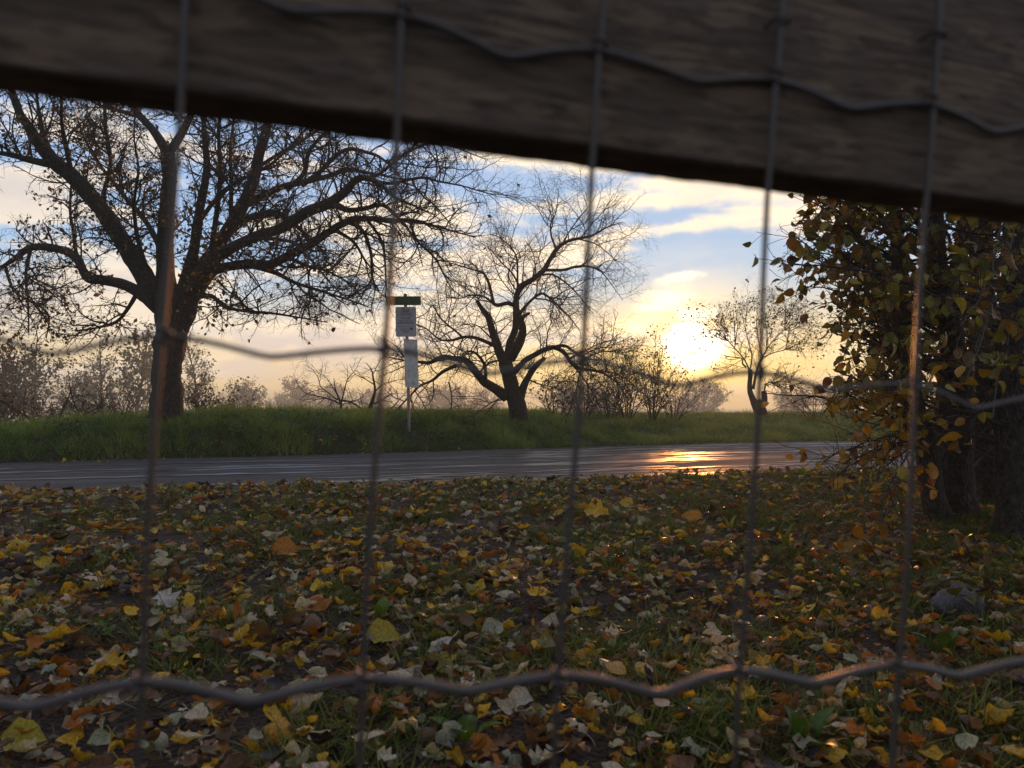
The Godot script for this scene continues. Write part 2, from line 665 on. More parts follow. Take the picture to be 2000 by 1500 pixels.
func build_road() -> void:
	var s := Soup.new()
	var xs := PackedFloat32Array()
	var x := -60.0
	while x < 60.0:
		xs.append(x)
		x += 0.5
	var rows := 26
	for i in xs.size():
		for j in rows:
			var t := j / (rows - 1.0)
			s.v.append(road_point(xs[i], t))
			s.uv.append(Vector2(xs[i] * 1.05 / 14.0, t * 0.5))
	for i in xs.size() - 1:
		for j in rows - 1:
			var p0 := i * rows + j
			s.idx.append_array(PackedInt32Array([p0, p0 + 1, p0 + rows, p0 + rows, p0 + 1, p0 + rows + 1]))
	s.smooth()
	# water lies in long shallow tracks worn along the road
	var w := 1024
	var h2 := 512
	var a := noise_image(51, 0.022, 56, 512, 4)
	a.resize(w, h2, Image.INTERPOLATE_CUBIC)
	var b := noise_image(52, 0.04, 96, 512, 5)
	b.resize(w, h2, Image.INTERPOLATE_CUBIC)
	var ad := a.get_data()
	var bd := b.get_data()
	var rough := PackedByteArray()
	rough.resize(w * h2)
	var tone := PackedByteArray()
	tone.resize(w * h2 * 3)
	var rg := RandomNumberGenerator.new()
	rg.seed = 77
	for j in h2:
		var t := fposmod(j / (h2 * 0.5), 1.0)
		# four wheel tracks
		var track := 0.0
		for c in [0.30, 0.47, 0.62, 0.80]:
			track = maxf(track, exp(-pow((t - c) / 0.035, 2.0)))
		for i in w:
			var k := j * w + i
			var n := ad[k] / 255.0
			var n2 := bd[k] / 255.0
			var wet := smoothstep(0.565, 0.60, n * 0.44 + n2 * 0.48 + track * 0.17)
			var damp := smoothstep(0.35, 0.65, n)
			var r := lerpf(lerpf(0.95, 0.85, damp), 0.60, wet) + rg.randf_range(-0.06, 0.06)
			rough[k] = int(clampf(r, 0.05, 1.0) * 255.0)
			var grain := rg.randf_range(0.65, 1.35)
			var v := lerpf(0.070, 0.050, wet) * (0.8 + 0.4 * n2) * grain
			var c8 := Color(v * 1.06, v, v * 0.93).linear_to_srgb()
			tone[k * 3] = c8.r8
			tone[k * 3 + 1] = c8.g8
			tone[k * 3 + 2] = c8.b8
	var m := StandardMaterial3D.new()
	m.albedo_texture = ImageTexture.create_from_image(Image.create_from_data(w, h2, false, Image.FORMAT_RGB8, tone))
	m.metallic_specular = 0.25
	m.roughness = 1.0
	m.roughness_texture = ImageTexture.create_from_image(Image.create_from_data(w, h2, false, Image.FORMAT_L8, rough))
	m.roughness_texture_channel = BaseMaterial3D.TEXTURE_CHANNEL_RED
	var o := part("road", s.mesh(), m, self)
	tag(o, "wet grey asphalt road with shiny water tracks below the grass bank", "road", "", "structure")
	# water standing in the worn tracks
	var film := plain(0.022, 0.021, 0.022, 0.38)
	film.metallic_specular = 0.7
	for k in 95:
		var t0: float = [0.24, 0.33, 0.40, 0.52, 0.62, 0.70, 0.80, 0.88][k % 8] + rg.randfn(0.0, 0.025)
		var xa := rg.randf_range(-9.0, 13.0)
		if rg.randf() < 0.5:
			xa = rg.randfn(3.5, 3.5)
		var ln := rg.randf_range(0.6, 5.5)
		var half := rg.randf_range(0.003, 0.012) * (1.0 + 0.12 * ln)
		var ps := Soup.new()
		var ns := 40
		for i2 in ns + 1:
			var u := i2 / float(ns)
			var x2 := xa + (u - 0.5) * ln
			var wob := 0.012 * fine.get_noise_2d(x2 * 0.9, k * 7.0)
			var hw := half * pow(sin(PI * clampf(u, 0.01, 0.99)), 0.6)
			var a0 := hw * clampf(0.8 + 1.0 * fine.get_noise_2d(x2 * 2.0, k * 3.0), 0.2, 1.6)
			var a1 := hw * clampf(0.8 + 1.0 * fine.get_noise_2d(x2 * 2.0 + 50.0, k * 3.0), 0.2, 1.6)
			for q in 2:
				var p := road_point(x2, t0 + wob + (a1 if q else -a0))
				ps.v.append(p + Vector3(0, 0.005 + 0.0004 * (k % 5), 0))
				ps.n.append(Vector3.UP)
		for i2 in ns:
			var b2 := i2 * 2
			ps.idx.append_array(PackedInt32Array([b2, b2 + 1, b2 + 2, b2 + 1, b2 + 3, b2 + 2]))
		part("wet_patch", ps.mesh(), film, o)


# ------------------------------------------------------------------ the fence close to the lens

func build_fence() -> void:
	var yaw := deg_to_rad(13.3)
	var slope := deg_to_rad(3.0)
	var d := Vector3(cos(yaw) * cos(slope), -sin(slope), -sin(yaw) * cos(slope))
	var back := Vector3(-sin(yaw), 0, -cos(yaw))      # away from the camera
	var up := back.cross(d).normalized()
	if up.y < 0.0:
		up = -up
	up = (up - back * 0.046).normalized()      # the fence leans a little over the camera
	var mid := Vector3(-0.0127, EYE, -0.385)
	var o := thing("wire_fence", "blurred sheep wire fence with a grey wooden top rail close in front", "fence", Vector3(mid.x, -0.06, mid.z))
	var off := mid - o.position
	var g := RandomNumberGenerator.new()
	g.seed = 8
	# horizontal wires, crimped once in every mesh
	var hs := [0.508, 0.348, 0.188, 0.0268, -0.1325, -0.292, -0.452, -0.612, -0.74]
	for hh in hs:
		if hh > 0.3:
			continue
		var pts := PackedVector3Array()
		var rad := PackedFloat32Array()
		var sc := -2.0
		while sc < 2.2:
			var c := fposmod((sc + 0.05) / 0.0985, 1.0)
			var cell := floorf((sc + 0.05) / 0.0985)
			var tri := 2.0 * c - 1.0 - 0.10 * sin(cell * 1.7) * (1.0 - absf(2.0 * c - 1.0))
			var v := clampf(1.10 - sqrt(tri * tri + 0.016), 0.0, 1.0)
			var dip := -0.0095 * pow(v, 1.8) * (1.0 + 0.25 * sin(cell * 2.3 + hh * 9.0))
			dip += 0.0015 * sin(sc * 9.0 + hh * 20.0)
			pts.append(off + d * sc + up * (hh + dip) + back * (0.0005 * sin(cell)))
			rad.append(0.0014 if absf(hh - 0.0268) < 0.01 else (0.0026 if hh < 0.0 else 0.0021))
			sc += 0.0985 / 16.0
		var s := Soup.new()
		s.tube(pts, rad, 8, 0.0, null, true)
		part("horizontal_wire", s.mesh(), mats.steel, o)
	for k in range(-19, 22):
		var sc := -0.0502 + k * 0.0985 + g.randf_range(-0.0025, 0.0025)
		var pts := PackedVector3Array()
		var rad := PackedFloat32Array()
		var lean := g.randf_range(-0.006, 0.006)
		for q in 25:
			var hh := lerpf(-0.76, 0.30, q / 24.0)
			pts.append(off + d * (sc + lean * hh + 0.0012 * sin(hh * 23.0 + k)) + up * hh - back * 0.0034)
			rad.append(0.0016)
		var s := Soup.new()
		s.tube(pts, rad, 8, 0.0, null, true)
		part("vertical_wire", s.mesh(), mats.steel, o)
		# the knot that ties the two at each crossing
		for hh in hs:
			if hh > 0.3 or absf(sc) > 0.75 or hh < -0.3:
				continue
			var kp := PackedVector3Array()
			var kr := PackedFloat32Array()
			for q in 15:
				var an := TAU * q / 9.0
				kp.append(off + d * (sc + lean * hh + 0.0030 * cos(an)) + up * (hh + 0.0015 * sin(sc * 9.0 + hh * 20.0) + 0.0040 * (q / 7.0 - 1.0)) - back * (0.0017 + 0.0040 * sin(an)))
				kr.append(0.0011)
			var ks := Soup.new()
			ks.tube(kp, kr, 6, 0.0, null, true)
			part("knot", ks.mesh(), mats.steel, o)
	# wooden rail behind the wires
	var w := 1024
	var hi := 512
	var na := noise_image(61, 0.02, 96, 512, 4)
	na.resize(w, hi, Image.INTERPOLATE_CUBIC)
	var nb := noise_image(62, 0.02, 384, 512, 5)
	nb.resize(w, hi, Image.INTERPOLATE_CUBIC)
	var nc := noise_image(63, 0.12, 160, 512, 4)
	nc.resize(w, hi, Image.INTERPOLATE_CUBIC)
	var ad := na.get_data()
	var bd := nb.get_data()
	var cd := nc.get_data()
	var col := PackedByteArray()
	col.resize(w * hi * 3)
	var hgt := PackedByteArray()
	hgt.resize(w * hi)
	for j in hi:
		for i in w:
			var k := j * w + i
			var n := ad[k] / 255.0
			var n2 := bd[k] / 255.0
			var n3 := cd[k] / 255.0
			var ring := 0.5 + 0.5 * sin(j * 0.22 + n * 14.0 + n2 * 2.0)
			var c := Color(0.062, 0.044, 0.029).lerp(Color(0.155, 0.115, 0.078), clampf(ring * 0.35 + n3 * 0.4 + 0.12, 0.0, 1.0))
			if n2 + (n3 - 0.5) * 0.35 > 0.62:        # flakes of bare brown wood
				c = c.lerp(Color(0.24, 0.17, 0.105), 0.42)
			if n3 < 0.34:                            # cracks along the grain
				c = c.lerp(Color(0.022, 0.017, 0.013), clampf((0.34 - n3) * 4.0, 0.0, 0.55))
			var c8 := c.linear_to_srgb()
			col[k * 3] = c8.r8
			col[k * 3 + 1] = c8.g8
			col[k * 3 + 2] = c8.b8
			hgt[k] = int(255.0 * clampf(ring * 0.35 + n3 * 0.65, 0.0, 1.0))
	var wood := StandardMaterial3D.new()
	wood.albedo_texture = ImageTexture.create_from_image(Image.create_from_data(w, hi, false, Image.FORMAT_RGB8, col))
	wood.heightmap_enabled = true
	wood.heightmap_texture = ImageTexture.create_from_image(Image.create_from_data(w, hi, false, Image.FORMAT_L8, hgt))
	wood.heightmap_scale = 0.15
	wood.roughness = 0.85
	var s := Soup.new()
	var h0 := 0.1378
	var h1 := h0 + 0.155
	var b0 := 0.0045
	var b1 := b0 + 0.033
	var ch := 0.003
	var prof := [[h0 + ch, b0], [h1 - ch, b0], [h1, b0 + ch], [h1, b1 - ch], [h1 - ch, b1], [h0 + ch, b1], [h0, b1 - ch], [h0, b0 + ch]]
	var n_s := 700
	for i in n_s + 1:
		var sc := lerpf(-2.0, 2.2, i / float(n_s))
		for j in prof.size():
			var rough := 0.0011 * fine.get_noise_2d(sc * 17.0, j * 5.0) + 0.0009 * fine.get_noise_2d(sc * 120.0, j * 9.0)
			s.v.append(off + d * sc + up * (prof[j][0] + rough * 0.9) + back * (prof[j][1] + rough * 0.25))
			s.uv.append(Vector2(sc / 0.62, [0.05, 0.5, 0.52, 0.6, 0.62, 0.95, 0.98, 1.02][j]))
	for i in n_s:
		for j in 8:
			var p0 := i * 8 + j
			var p1 := i * 8 + (j + 1) % 8
			s.idx.append_array(PackedInt32Array([p0, p0 + 8, p1, p1, p0 + 8, p1 + 8]))
	s.smooth()
	var rail := part("rail", s.mesh(), wood, o)
	for k in range(-6, 9):
		var sc := -0.0502 + k * 0.0985
		var stp := PackedVector3Array()
		for e in [[-0.0042, 0.008], [-0.0042, -0.0062], [-0.002, -0.0075], [0.002, -0.0075], [0.0042, -0.0062], [0.0042, 0.008]]:
			stp.append(off + d * (sc + e[0]) + up * (0.225 + 0.01 * sin(k * 2.1)) + back * e[1])
		var str_ := PackedFloat32Array([0.001, 0.001, 0.001, 0.001, 0.001, 0.001])
		var ss := Soup.new()
		ss.tube(stp, str_, 6, 0.0, null, true)
		part("staple", ss.mesh(), mats.steel, rail)
	for sc in [-1.55, 1.75]:
		var ps := Soup.new()
		var pp := PackedVector3Array()
		var pr := PackedFloat32Array()
		var foot: Vector3 = off + d * sc + back * 0.092
		for q in 9:
			pp.append(Vector3(foot.x, lerpf(-0.35, off.y + 0.34 - 0.0523 * sc, q / 8.0), foot.z))
			pr.append(0.05)
		ps.tube(pp, pr, 14, 0.08, fine, true)
		part("post", ps.mesh(), mats.bark, o)


# ------------------------------------------------------------------ trees

func catmull(p: Array, n: int) -> Array:
	# p: Vector4-like arrays [x, y, w, z]; returns the smoothed list
	var out := []
	for k in p.size() - 1:
		var a: Array = p[maxi(k - 1, 0)]
		var b: Array = p[k]
		var c: Array = p[k + 1]
		var e: Array = p[mini(k + 2, p.size() - 1)]
		for q in n:
			var t := q / float(n)
			var r := []
			for i in 4:
				r.append(0.5 * (2.0 * b[i] + (c[i] - a[i]) * t + (2.0 * a[i] - 5.0 * b[i] + 4.0 * c[i] - e[i]) * t * t + (3.0 * b[i] - a[i] - 3.0 * c[i] + e[i]) * t * t * t))
			out.append(r)
	out.append(p[-1])
	return out


func limbs_from(lines: Array, depth: float, base: Vector3, thin := 1.0) -> Array:
	# each line: [reach towards (-) or away from (+) the camera at its end, [x, y, width] ...]
	var done := []
	var out := []
	for ln in lines:
		var dz1: float = ln[0]
		var first: Array = ln[1]
		var dz0 := 0.0
		var best := 60.0
		for e in done:
			var dd: float = Vector2(e[0] - first[0], e[1] - first[1]).length()
			if dd < best:
				best = dd
				dz0 = e[3]
		var p := []
		var n: int = ln.size() - 1
		for k in n:
			var t := k / maxf(1.0, n - 1.0)
			p.append([float(ln[k + 1][0]), float(ln[k + 1][1]), float(ln[k + 1][2]), lerpf(dz0, dz1, pow(t, 1.1))])
		var sm := catmull(p, 5)
		var pts := PackedVector3Array()
		var rad := PackedFloat32Array()
		for e in sm:
			done.append(e)
			var dd: float = depth + e[3]
			pts.append(P(e[0], e[1], dd) - base)
			rad.append(maxf(0.003, e[2] * thin * 0.5 / FOC * dd))
		out.append([pts, rad])
	return out


func grow(limbs: Array, cfg: Dictionary, r: RandomNumberGenerator, s: Soup, leaves: Array) -> void:
	var todo := []
	for l in limbs:
		todo.append([l[0], l[1], 0])
	while todo:
		var it: Array = todo.pop_back()
		var pts: PackedVector3Array = it[0]
		var rad: PackedFloat32Array = it[1]
		var lev: int = it[2]
		if lev >= cfg.levels:
			continue
		var total := 0.0
		for k in pts.size() - 1:
			total += pts[k].distance_to(pts[k + 1])
		var gap: float = cfg.gap[lev]
		var pos: float = total * cfg.start[lev] + r.randf() * gap
		var seg := 0
		var acc := 0.0
		while pos < total:
			while seg < pts.size() - 2 and acc + pts[seg].distance_to(pts[seg + 1]) < pos:
				acc += pts[seg].distance_to(pts[seg + 1])
				seg += 1
			var sl := maxf(1e-5, pts[seg].distance_to(pts[seg + 1]))
			var f := clampf((pos - acc) / sl, 0.0, 1.0)
			var at := pts[seg].lerp(pts[seg + 1], f)
			var pr := lerpf(rad[seg], rad[seg + 1], f)
			var t := (pts[seg + 1] - pts[seg]) / sl
			var w := pos / total
			pos += gap * r.randf_range(0.5, 1.5)
			var side := rnd_dir(r)
			side = (side - t * side.dot(t)).normalized()
			var an: float = deg_to_rad(r.randf_range(cfg.angle[0], cfg.angle[1]))
			var dir := (t * cos(an) + side * sin(an) + Vector3.UP * float(cfg.up[lev])).normalized()
			var ln: float = cfg.len[lev] * r.randf_range(0.45, 1.25) * (1.0 - 0.35 * w)
			var nseg: int = cfg.seg[lev]
			var cp := PackedVector3Array([at])
			var r0: float = minf(pr * 0.7, cfg.rad[lev] * r.randf_range(0.75, 1.2))
			var cr := PackedFloat32Array([r0])
			var p := at
			for q in nseg:
				dir = (dir + rnd_dir(r) * float(cfg.wild) + Vector3.UP * float(cfg.lift[lev])).normalized()
				p += dir * ln / nseg
				cp.append(p)
				cr.append(lerpf(r0, maxf(0.0016, r0 * 0.35), (q + 1.0) / nseg))
			s.tube(cp, cr, 4 if lev == 0 else 3)
			if cfg.leaf > 0.0 and lev >= cfg.leaf_from:
				for q in range(1, cp.size()):
					if r.randf() < cfg.leaf * (cfg.where.call(cp[q]) if cfg.has("where") else 1.0):
						leaves.append(cp[q])
			todo.append([cp, cr, lev + 1])


func put_leaves(called: String, at: Array, size: float, palette: Array, r: RandomNumberGenerator, parent: Node, droop := 0.5) -> void:
	if at.is_empty():
		return
	var tr := []
	var cs := []
	for p in at:
		var d := (rnd_dir(r) + Vector3.DOWN * droop).normalized()
		var b := Basis.looking_at(d, rnd_dir(r)).rotated(d, r.randf() * TAU)
		b = Basis(-b.z, b.y, b.x) * Basis.from_scale(Vector3.ONE * size * r.randf_range(0.6, 1.25))
		tr.append(Transform3D(b, p))
		cs.append(jitter_color(r, palette[r.randi() % palette.size()]))
	scatter(called, mats.small_leaf if mats.has("small_leaf") else small_leaf(), mats.leaf, tr, cs, parent)


func build_tree(o: Node3D, limbs: Array, n_trunk: int, cfg: Dictionary, seed_: int, bark: Material, twig: Material) -> Array:
	var r := RandomNumberGenerator.new()
	r.seed = seed_
	for k in limbs.size():
		var s := Soup.new()
		var sides := 16 if k < n_trunk else (10 if limbs[k][1][0] > 0.05 else 7)
		s.tube(limbs[k][0], limbs[k][1], sides, 0.28 if k < n_trunk else 0.22, fine, true)
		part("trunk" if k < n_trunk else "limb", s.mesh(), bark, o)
	var tw := Soup.new()
	var leaves := []
	grow(limbs.slice(n_trunk), cfg, r, tw, leaves)
	var to := part("twigs", tw.mesh(), twig, o)
	to.set_meta("kind", "stuff")
	return leaves


func build_pear_tree() -> void:
	var depth := 13.9
	var base := P(325, 822, depth)
	base.y = height(base.x, base.z)
	var o := thing("pear_tree", "large spreading old tree with thick dark trunk and few brown leaves", "tree", base)
	var L := [
		[0.0, [324, 850, 96], [325, 815, 80], [326, 760, 70], [328, 700, 68], [335, 650, 72], [340, 615, 86], [342, 585, 102], [342, 560, 94]],
		[-1.6, [310, 590, 54], [285, 545, 48], [250, 490, 42], [200, 412, 40], [150, 352, 38], [108, 318, 34], [76, 280, 28], [58, 250, 25], [36, 215, 20], [15, 150, 14], [-5, 90, 8]],
		[-2.4, [108, 322, 22], [62, 314, 16], [20, 302, 13], [-30, 294, 9], [-75, 270, 5]],
		[-0.8, [112, 322, 18], [96, 294, 15], [86, 266, 12], [79, 235, 10], [72, 190, 7], [70, 130, 4]],
		[-1.9, [140, 344, 14], [132, 298, 12], [124, 262, 10], [120, 228, 8], [121, 180, 6], [125, 110, 3]],
		[-0.2, [206, 420, 12], [203, 380, 11], [211, 345, 10], [216, 305, 9], [206, 250, 7], [203, 195, 5], [200, 130, 3]],
		[1.6, [312, 598, 44], [280, 577, 34], [245, 557, 27], [198, 546, 24], [170, 541, 23], [150, 504, 22], [116, 487, 20], [63, 483, 17], [28, 506, 12], [-5, 524, 8], [-60, 530, 4]],
		[1.0, [150, 504, 10], [143, 450, 8], [137, 410, 6], [140, 340, 4]],
		[0.4, [268, 572, 12], [250, 602, 10], [228, 628, 8], [190, 640, 6], [150, 646, 4]],
		[-1.2, [60, 486, 9], [50, 540, 7], [55, 590, 5], [56, 650, 3]],
		[0.8, [10, 518, 8], [30, 570, 6], [92, 610, 5], [90, 660, 3]],
		[0.9, [328, 590, 52], [322, 500, 42], [325, 410, 36], [331, 345, 34], [327, 300, 32]],
		[1.4, [328, 304, 27], [306, 264, 22], [284, 238, 19], [263, 214, 16], [246, 185, 12], [238, 150, 9], [225, 90, 5]],
		[2.2, [266, 226, 11], [226, 214, 9], [204, 209, 7], [182, 200, 4], [150, 170, 2]],
		[0.2, [330, 300, 22], [357, 256, 19], [374, 222, 16], [390, 185, 12], [400, 120, 7]],
		[-0.6, [356, 570, 32], [378, 490, 27], [390, 410, 22], [404, 332, 18], [401, 282, 15], [398, 235, 12], [402, 180, 9], [405, 110, 4]],
		[0.8, [362, 575, 40], [395, 520, 34], [438, 462, 30], [475, 398, 30], [495, 352, 28], [506, 302, 26], [517, 264, 23], [526, 228, 19], [534, 180, 14], [545, 110, 7]],
		[-1.8, [366, 582, 40], [400, 525, 32], [440, 492, 28], [500, 462, 26], [548, 446, 26], [597, 416, 28], [648, 394, 26], [676, 372, 22], [692, 354, 18], [714, 347, 15], [746, 362, 11], [766, 382, 8], [800, 398, 5], [850, 420, 3]],
		[1.4, [430, 470, 22], [470, 435, 19], [500, 422, 18], [540, 417, 17], [568, 432, 13], [610, 470, 8], [640, 500, 4]],
		[2.0, [470, 405, 20], [502, 388, 18], [552, 365, 15], [602, 354, 13], [640, 344, 12], [680, 332, 10], [714, 337, 8], [745, 342, 6], [790, 350, 4], [850, 345, 2]],
		[-0.9, [590, 362, 13], [622, 338, 12], [642, 318, 11], [666, 297, 10], [688, 291, 9], [714, 297, 8], [738, 305, 7], [766, 326, 5], [785, 350, 3]],
		[1.0, [706, 347, 9], [740, 340, 9], [775, 312, 8], [808, 292, 7], [840, 280, 6], [880, 285, 4], [920, 300, 3], [946, 310, 2]],
		[-2.6, [710, 347, 9], [760, 358, 8], [822, 347, 7], [860, 355, 5], [902, 363, 4], [940, 374, 3], [970, 381, 2]],
		[-0.6, [372, 590, 34], [410, 535, 26], [440, 522, 24], [476, 516, 22], [526, 516, 22], [560, 501, 21], [602, 480, 20], [650, 448, 18], [686, 430, 17], [726, 427, 14], [766, 432, 12], [802, 430, 9], [850, 442, 6], [926, 463, 3]],
		[-1.6, [645, 397, 16], [680, 410, 14], [712, 407, 12], [746, 400, 10], [772, 420, 8], [795, 445, 6], [815, 480, 4], [825, 520, 2]],
		[0.2, [686, 430, 10], [712, 457, 9], [725, 500, 8], [728, 545, 6], [741, 568, 3]],
		[0.7, [718, 430, 8], [745, 470, 7], [752, 512, 5], [754, 560, 3]],
		[-1.0, [655, 450, 10], [690, 472, 8], [713, 508, 5], [730, 530, 3]],
		[1.2, [800, 430, 8], [815, 470, 6], [850, 505, 5], [880, 560, 3], [905, 580, 2]],
		[-1.4, [480, 516, 14], [536, 532, 12], [576, 552, 9], [626, 568, 7], [688, 588, 4], [720, 600, 2]],
		[-2.0, [376, 582, 14], [412, 578, 11], [441, 600, 9], [484, 608, 8], [532, 612, 6], [595, 622, 4], [640, 630, 2]],
		[1.8, [560, 500, 10], [600, 520, 8], [640, 530, 6], [690, 560, 4], [710, 590, 2]],
		[-1.4, [410, 510, 16], [424, 410, 13], [430, 335, 11], [427, 260, 9], [432, 200, 7], [430, 120, 4]],
		[1.8, [450, 445, 12], [452, 360, 10], [450, 290, 8], [456, 235, 6], [462, 170, 4]],
		[0.5, [560, 372, 13], [594, 338, 12], [602, 300, 10], [622, 272, 9], [642, 254, 7], [668, 225, 5], [700, 190, 3]],
		[2.4, [500, 330, 10], [545, 300, 8], [590, 275, 7], [640, 240, 5], [680, 200, 3]],
		[-2.6, [300, 560, 12], [270, 470, 10], [262, 400, 8], [270, 330, 6], [262, 270, 4], [265, 200, 3]],
		[-2.8, [420, 500, 14], [480, 470, 11], [560, 470, 8], [600, 500, 6], [650, 560, 3]],
		[2.8, [330, 520, 16], [290, 440, 13], [240, 380, 10], [180, 300, 7], [150, 230, 4]],
		[2.6, [385, 440, 12], [440, 370, 10], [530, 320, 7], [600, 250, 5], [650, 200, 3]],
	]
	var limbs := limbs_from(L, depth, base, 0.80)
	var cfg := {"levels": 3, "gap": [0.135, 0.10, 0.085], "start": [0.18, 0.08, 0.12], "len": [1.25, 0.50, 0.22], "seg": [7, 4, 2], "rad": [0.018, 0.010, 0.0066], "up": [0.12, 0.05, 0.0], "lift": [0.02, 0.0, 0.0], "angle": [35.0, 80.0], "wild": 0.33, "leaf": 0.34, "leaf_from": 1,
		"where": func(p: Vector3) -> float: return clampf(0.9 - p.x * 0.22 - maxf(0.0, p.y - 3.2) * 0.12, 0.03, 1.0) * clampf(0.35 + fine.get_noise_3d(p.x * 0.8, p.y * 0.8, p.z * 0.8) * 2.4, 0.02, 1.0)}
	var leaves := build_tree(o, limbs, 1, cfg, 101, mats.bark, mats.twig)
	# a dense knot of leafy shoots where the limbs part
	var r := RandomNumberGenerator.new()
	r.seed = 7
	for k in 620:
		var p := P(395 + r.randfn(0.0, 32.0), 510 + r.randfn(0.0, 48.0), depth + r.randf_range(-0.7, 0.5)) - base
		leaves.append(p)
	var pal := [Color(0.30, 0.17, 0.03), Color(0.16, 0.09, 0.025), Color(0.36, 0.22, 0.035), Color(0.10, 0.05, 0.02), Color(0.15, 0.12, 0.03)]
	put_leaves("foliage", leaves, 0.085, pal, r, o, 0.6)


func build_apple_tree() -> void:
	var depth := 17.7
	var base := P(1011, 815, depth)
	base.y = height(base.x, base.z) - 0.04
	var o := thing("apple_tree", "gnarled leafless fruit tree with broken stubs and arching limbs", "tree", base)
	var Z := [
		[0.0, [708, 1440, 132], [700, 1395, 116], [682, 1300, 108], [652, 1200, 98], [628, 1100, 90], [620, 1040, 84]],
		[0.2, [612, 1070, 64], [572, 970, 56], [542, 880, 44], [520, 810, 40], [482, 755, 30], [455, 712, 22]],
		[0.1, [636, 1060, 56], [648, 960, 44], [676, 890, 44], [686, 800, 46], [684, 740, 42], [690, 680, 39], [720, 622, 37], [790, 580, 35], [850, 530, 34], [882, 470, 29], [922, 410, 26], [980, 366, 22], [1060, 345, 19], [1130, 330, 15], [1220, 280, 9], [1310, 250, 4]],
		[-0.3, [650, 1060, 56], [698, 965, 58], [724, 890, 50], [712, 830, 44], [692, 780, 38]],
		[-0.5, [706, 825, 32], [735, 800, 24], [764, 784, 14]],
		[0.9, [684, 748, 26], [640, 726, 26], [562, 736, 23], [542, 680, 20], [520, 600, 18], [490, 550, 15], [430, 530, 11], [330, 500, 7], [240, 470, 4]],
		[-1.2, [556, 735, 16], [500, 690, 14], [420, 680, 10], [350, 700, 6], [280, 690, 4]],
		[-1.0, [706, 785, 22], [770, 712, 19], [830, 670, 16], [880, 695, 14], [940, 750, 12], [1000, 812, 9], [1060, 890, 5]],
		[0.9, [800, 700, 12], [880, 712, 9], [930, 760, 6], [980, 850, 4]],
		[1.2, [692, 640, 16], [692, 560, 13], [690, 480, 12], [670, 420, 9], [600, 350, 6], [530, 320, 4]],
		[-0.9, [700, 620, 14], [660, 550, 10], [600, 490, 8], [520, 400, 5], [430, 350, 3]],
		[1.0, [858, 532, 22], [960, 532, 19], [1050, 510, 16], [1150, 520, 12], [1200, 560, 8], [1260, 640, 5], [1310, 710, 3]],
		[-1.2, [840, 560, 16], [900, 560, 13], [980, 610, 10], [1060, 690, 7], [1120, 770, 4]],
		[0.6, [918, 405, 16], [890, 330, 13], [888, 260, 10], [915, 200, 7], [930, 100, 4], [935, 40, 2]],
		[-1.0, [960, 372, 12], [1000, 300, 9], [1060, 220, 6], [1130, 130, 4], [1160, 60, 2]],
		[1.3, [1060, 345, 10], [1130, 260, 7], [1200, 180, 5], [1260, 80, 2]],
		[-1.3, [1050, 350, 10], [1150, 380, 8], [1230, 440, 5], [1300, 520, 3]],
		[0.9, [690, 660, 10], [640, 560, 8], [700, 430, 6], [830, 420, 5], [860, 330, 3]],
		[-1.4, [628, 1275, 76], [566, 1232, 62], [492, 1182, 55], [440, 1120, 48], [390, 1064, 42], [320, 1050, 36], [250, 1042, 30], [180, 1074, 22], [110, 1070, 18], [20, 1060, 11], [-80, 1040, 6]],
		[-0.2, [336, 1090, 26], [252, 1130, 22], [190, 1180, 18], [120, 1212, 15], [60, 1272, 12], [0, 1335, 9], [-40, 1380, 5]],
		[-1.8, [502, 1185, 28], [506, 1130, 23], [490, 1070, 20], [450, 1022, 16], [400, 1010, 12], [350, 1040, 7]],
		[-0.6, [466, 1140, 16], [520, 1080, 14], [585, 1060, 10]],
		[0.2, [290, 1190, 11], [304, 1260, 9], [306, 1320, 7], [296, 1375, 4]],
		[1.2, [550, 970, 26], [450, 930, 22], [380, 925, 20], [300, 945, 16], [230, 935, 12], [150, 870, 8], [60, 840, 5]],
		[0.4, [374, 930, 17], [330, 890, 14], [280, 850, 12], [230, 800, 10], [196, 740, 8], [150, 790, 6], [90, 815, 4]],
		[2.0, [536, 930, 12], [460, 860, 8], [390, 850, 5], [320, 880, 3]],
		[1.2, [672, 1130, 44], [730, 1070, 37], [790, 1030, 34], [850, 1000, 34], [910, 986, 30], [970, 1020, 26], [1002, 1070, 25], [1060, 1110, 23], [1130, 1120, 19], [1200, 1140, 14], [1280, 1200, 9], [1340, 1290, 5]],
		[-0.6, [900, 986, 24], [970, 976, 21], [1022, 1010, 17], [1090, 1050, 12], [1180, 1060, 8], [1300, 1090, 4]],
		[2.0, [1000, 1050, 14], [1100, 1000, 10], [1180, 960, 7], [1270, 940, 4]],
		[-0.4, [704, 1280, 66], [740, 1190, 46], [780, 1120, 40], [822, 1072, 30], [852, 1050, 22]],
		[-0.9, [770, 1180, 12], [820, 1200, 9], [900, 1220, 6], [980, 1250, 4]],
		[1.8, [1002, 1070, 16], [1080, 1170, 11], [1150, 1280, 7], [1185, 1370, 4]],
		[-1.2, [1130, 1120, 13], [1230, 1130, 10], [1330, 1170, 7], [1420, 1250, 4]],
		[0.4, [1060, 1110, 12], [1045, 1200, 9], [1015, 1300, 6], [985, 1385, 3]],
		[2.2, [1090, 1050, 12], [1190, 1010, 9], [1290, 1020, 6], [1390, 1070, 3]],
		[-0.8, [860, 1000, 10], [870, 900, 7], [900, 800, 4], [890, 720, 3]],
		[-1.6, [640, 1290, 12], [560, 1300, 9], [480, 1350, 6], [420, 1390, 3]],
	]
	var L := []
	for z in Z:
		var l := [z[0]]
		for q in z.slice(1):
			l.append([780.0 + q[0] / 3.0, 350.0 + q[1] / 3.0, q[2] / 3.0])
		L.append(l)
	var limbs := limbs_from(L, depth, base, 0.92)
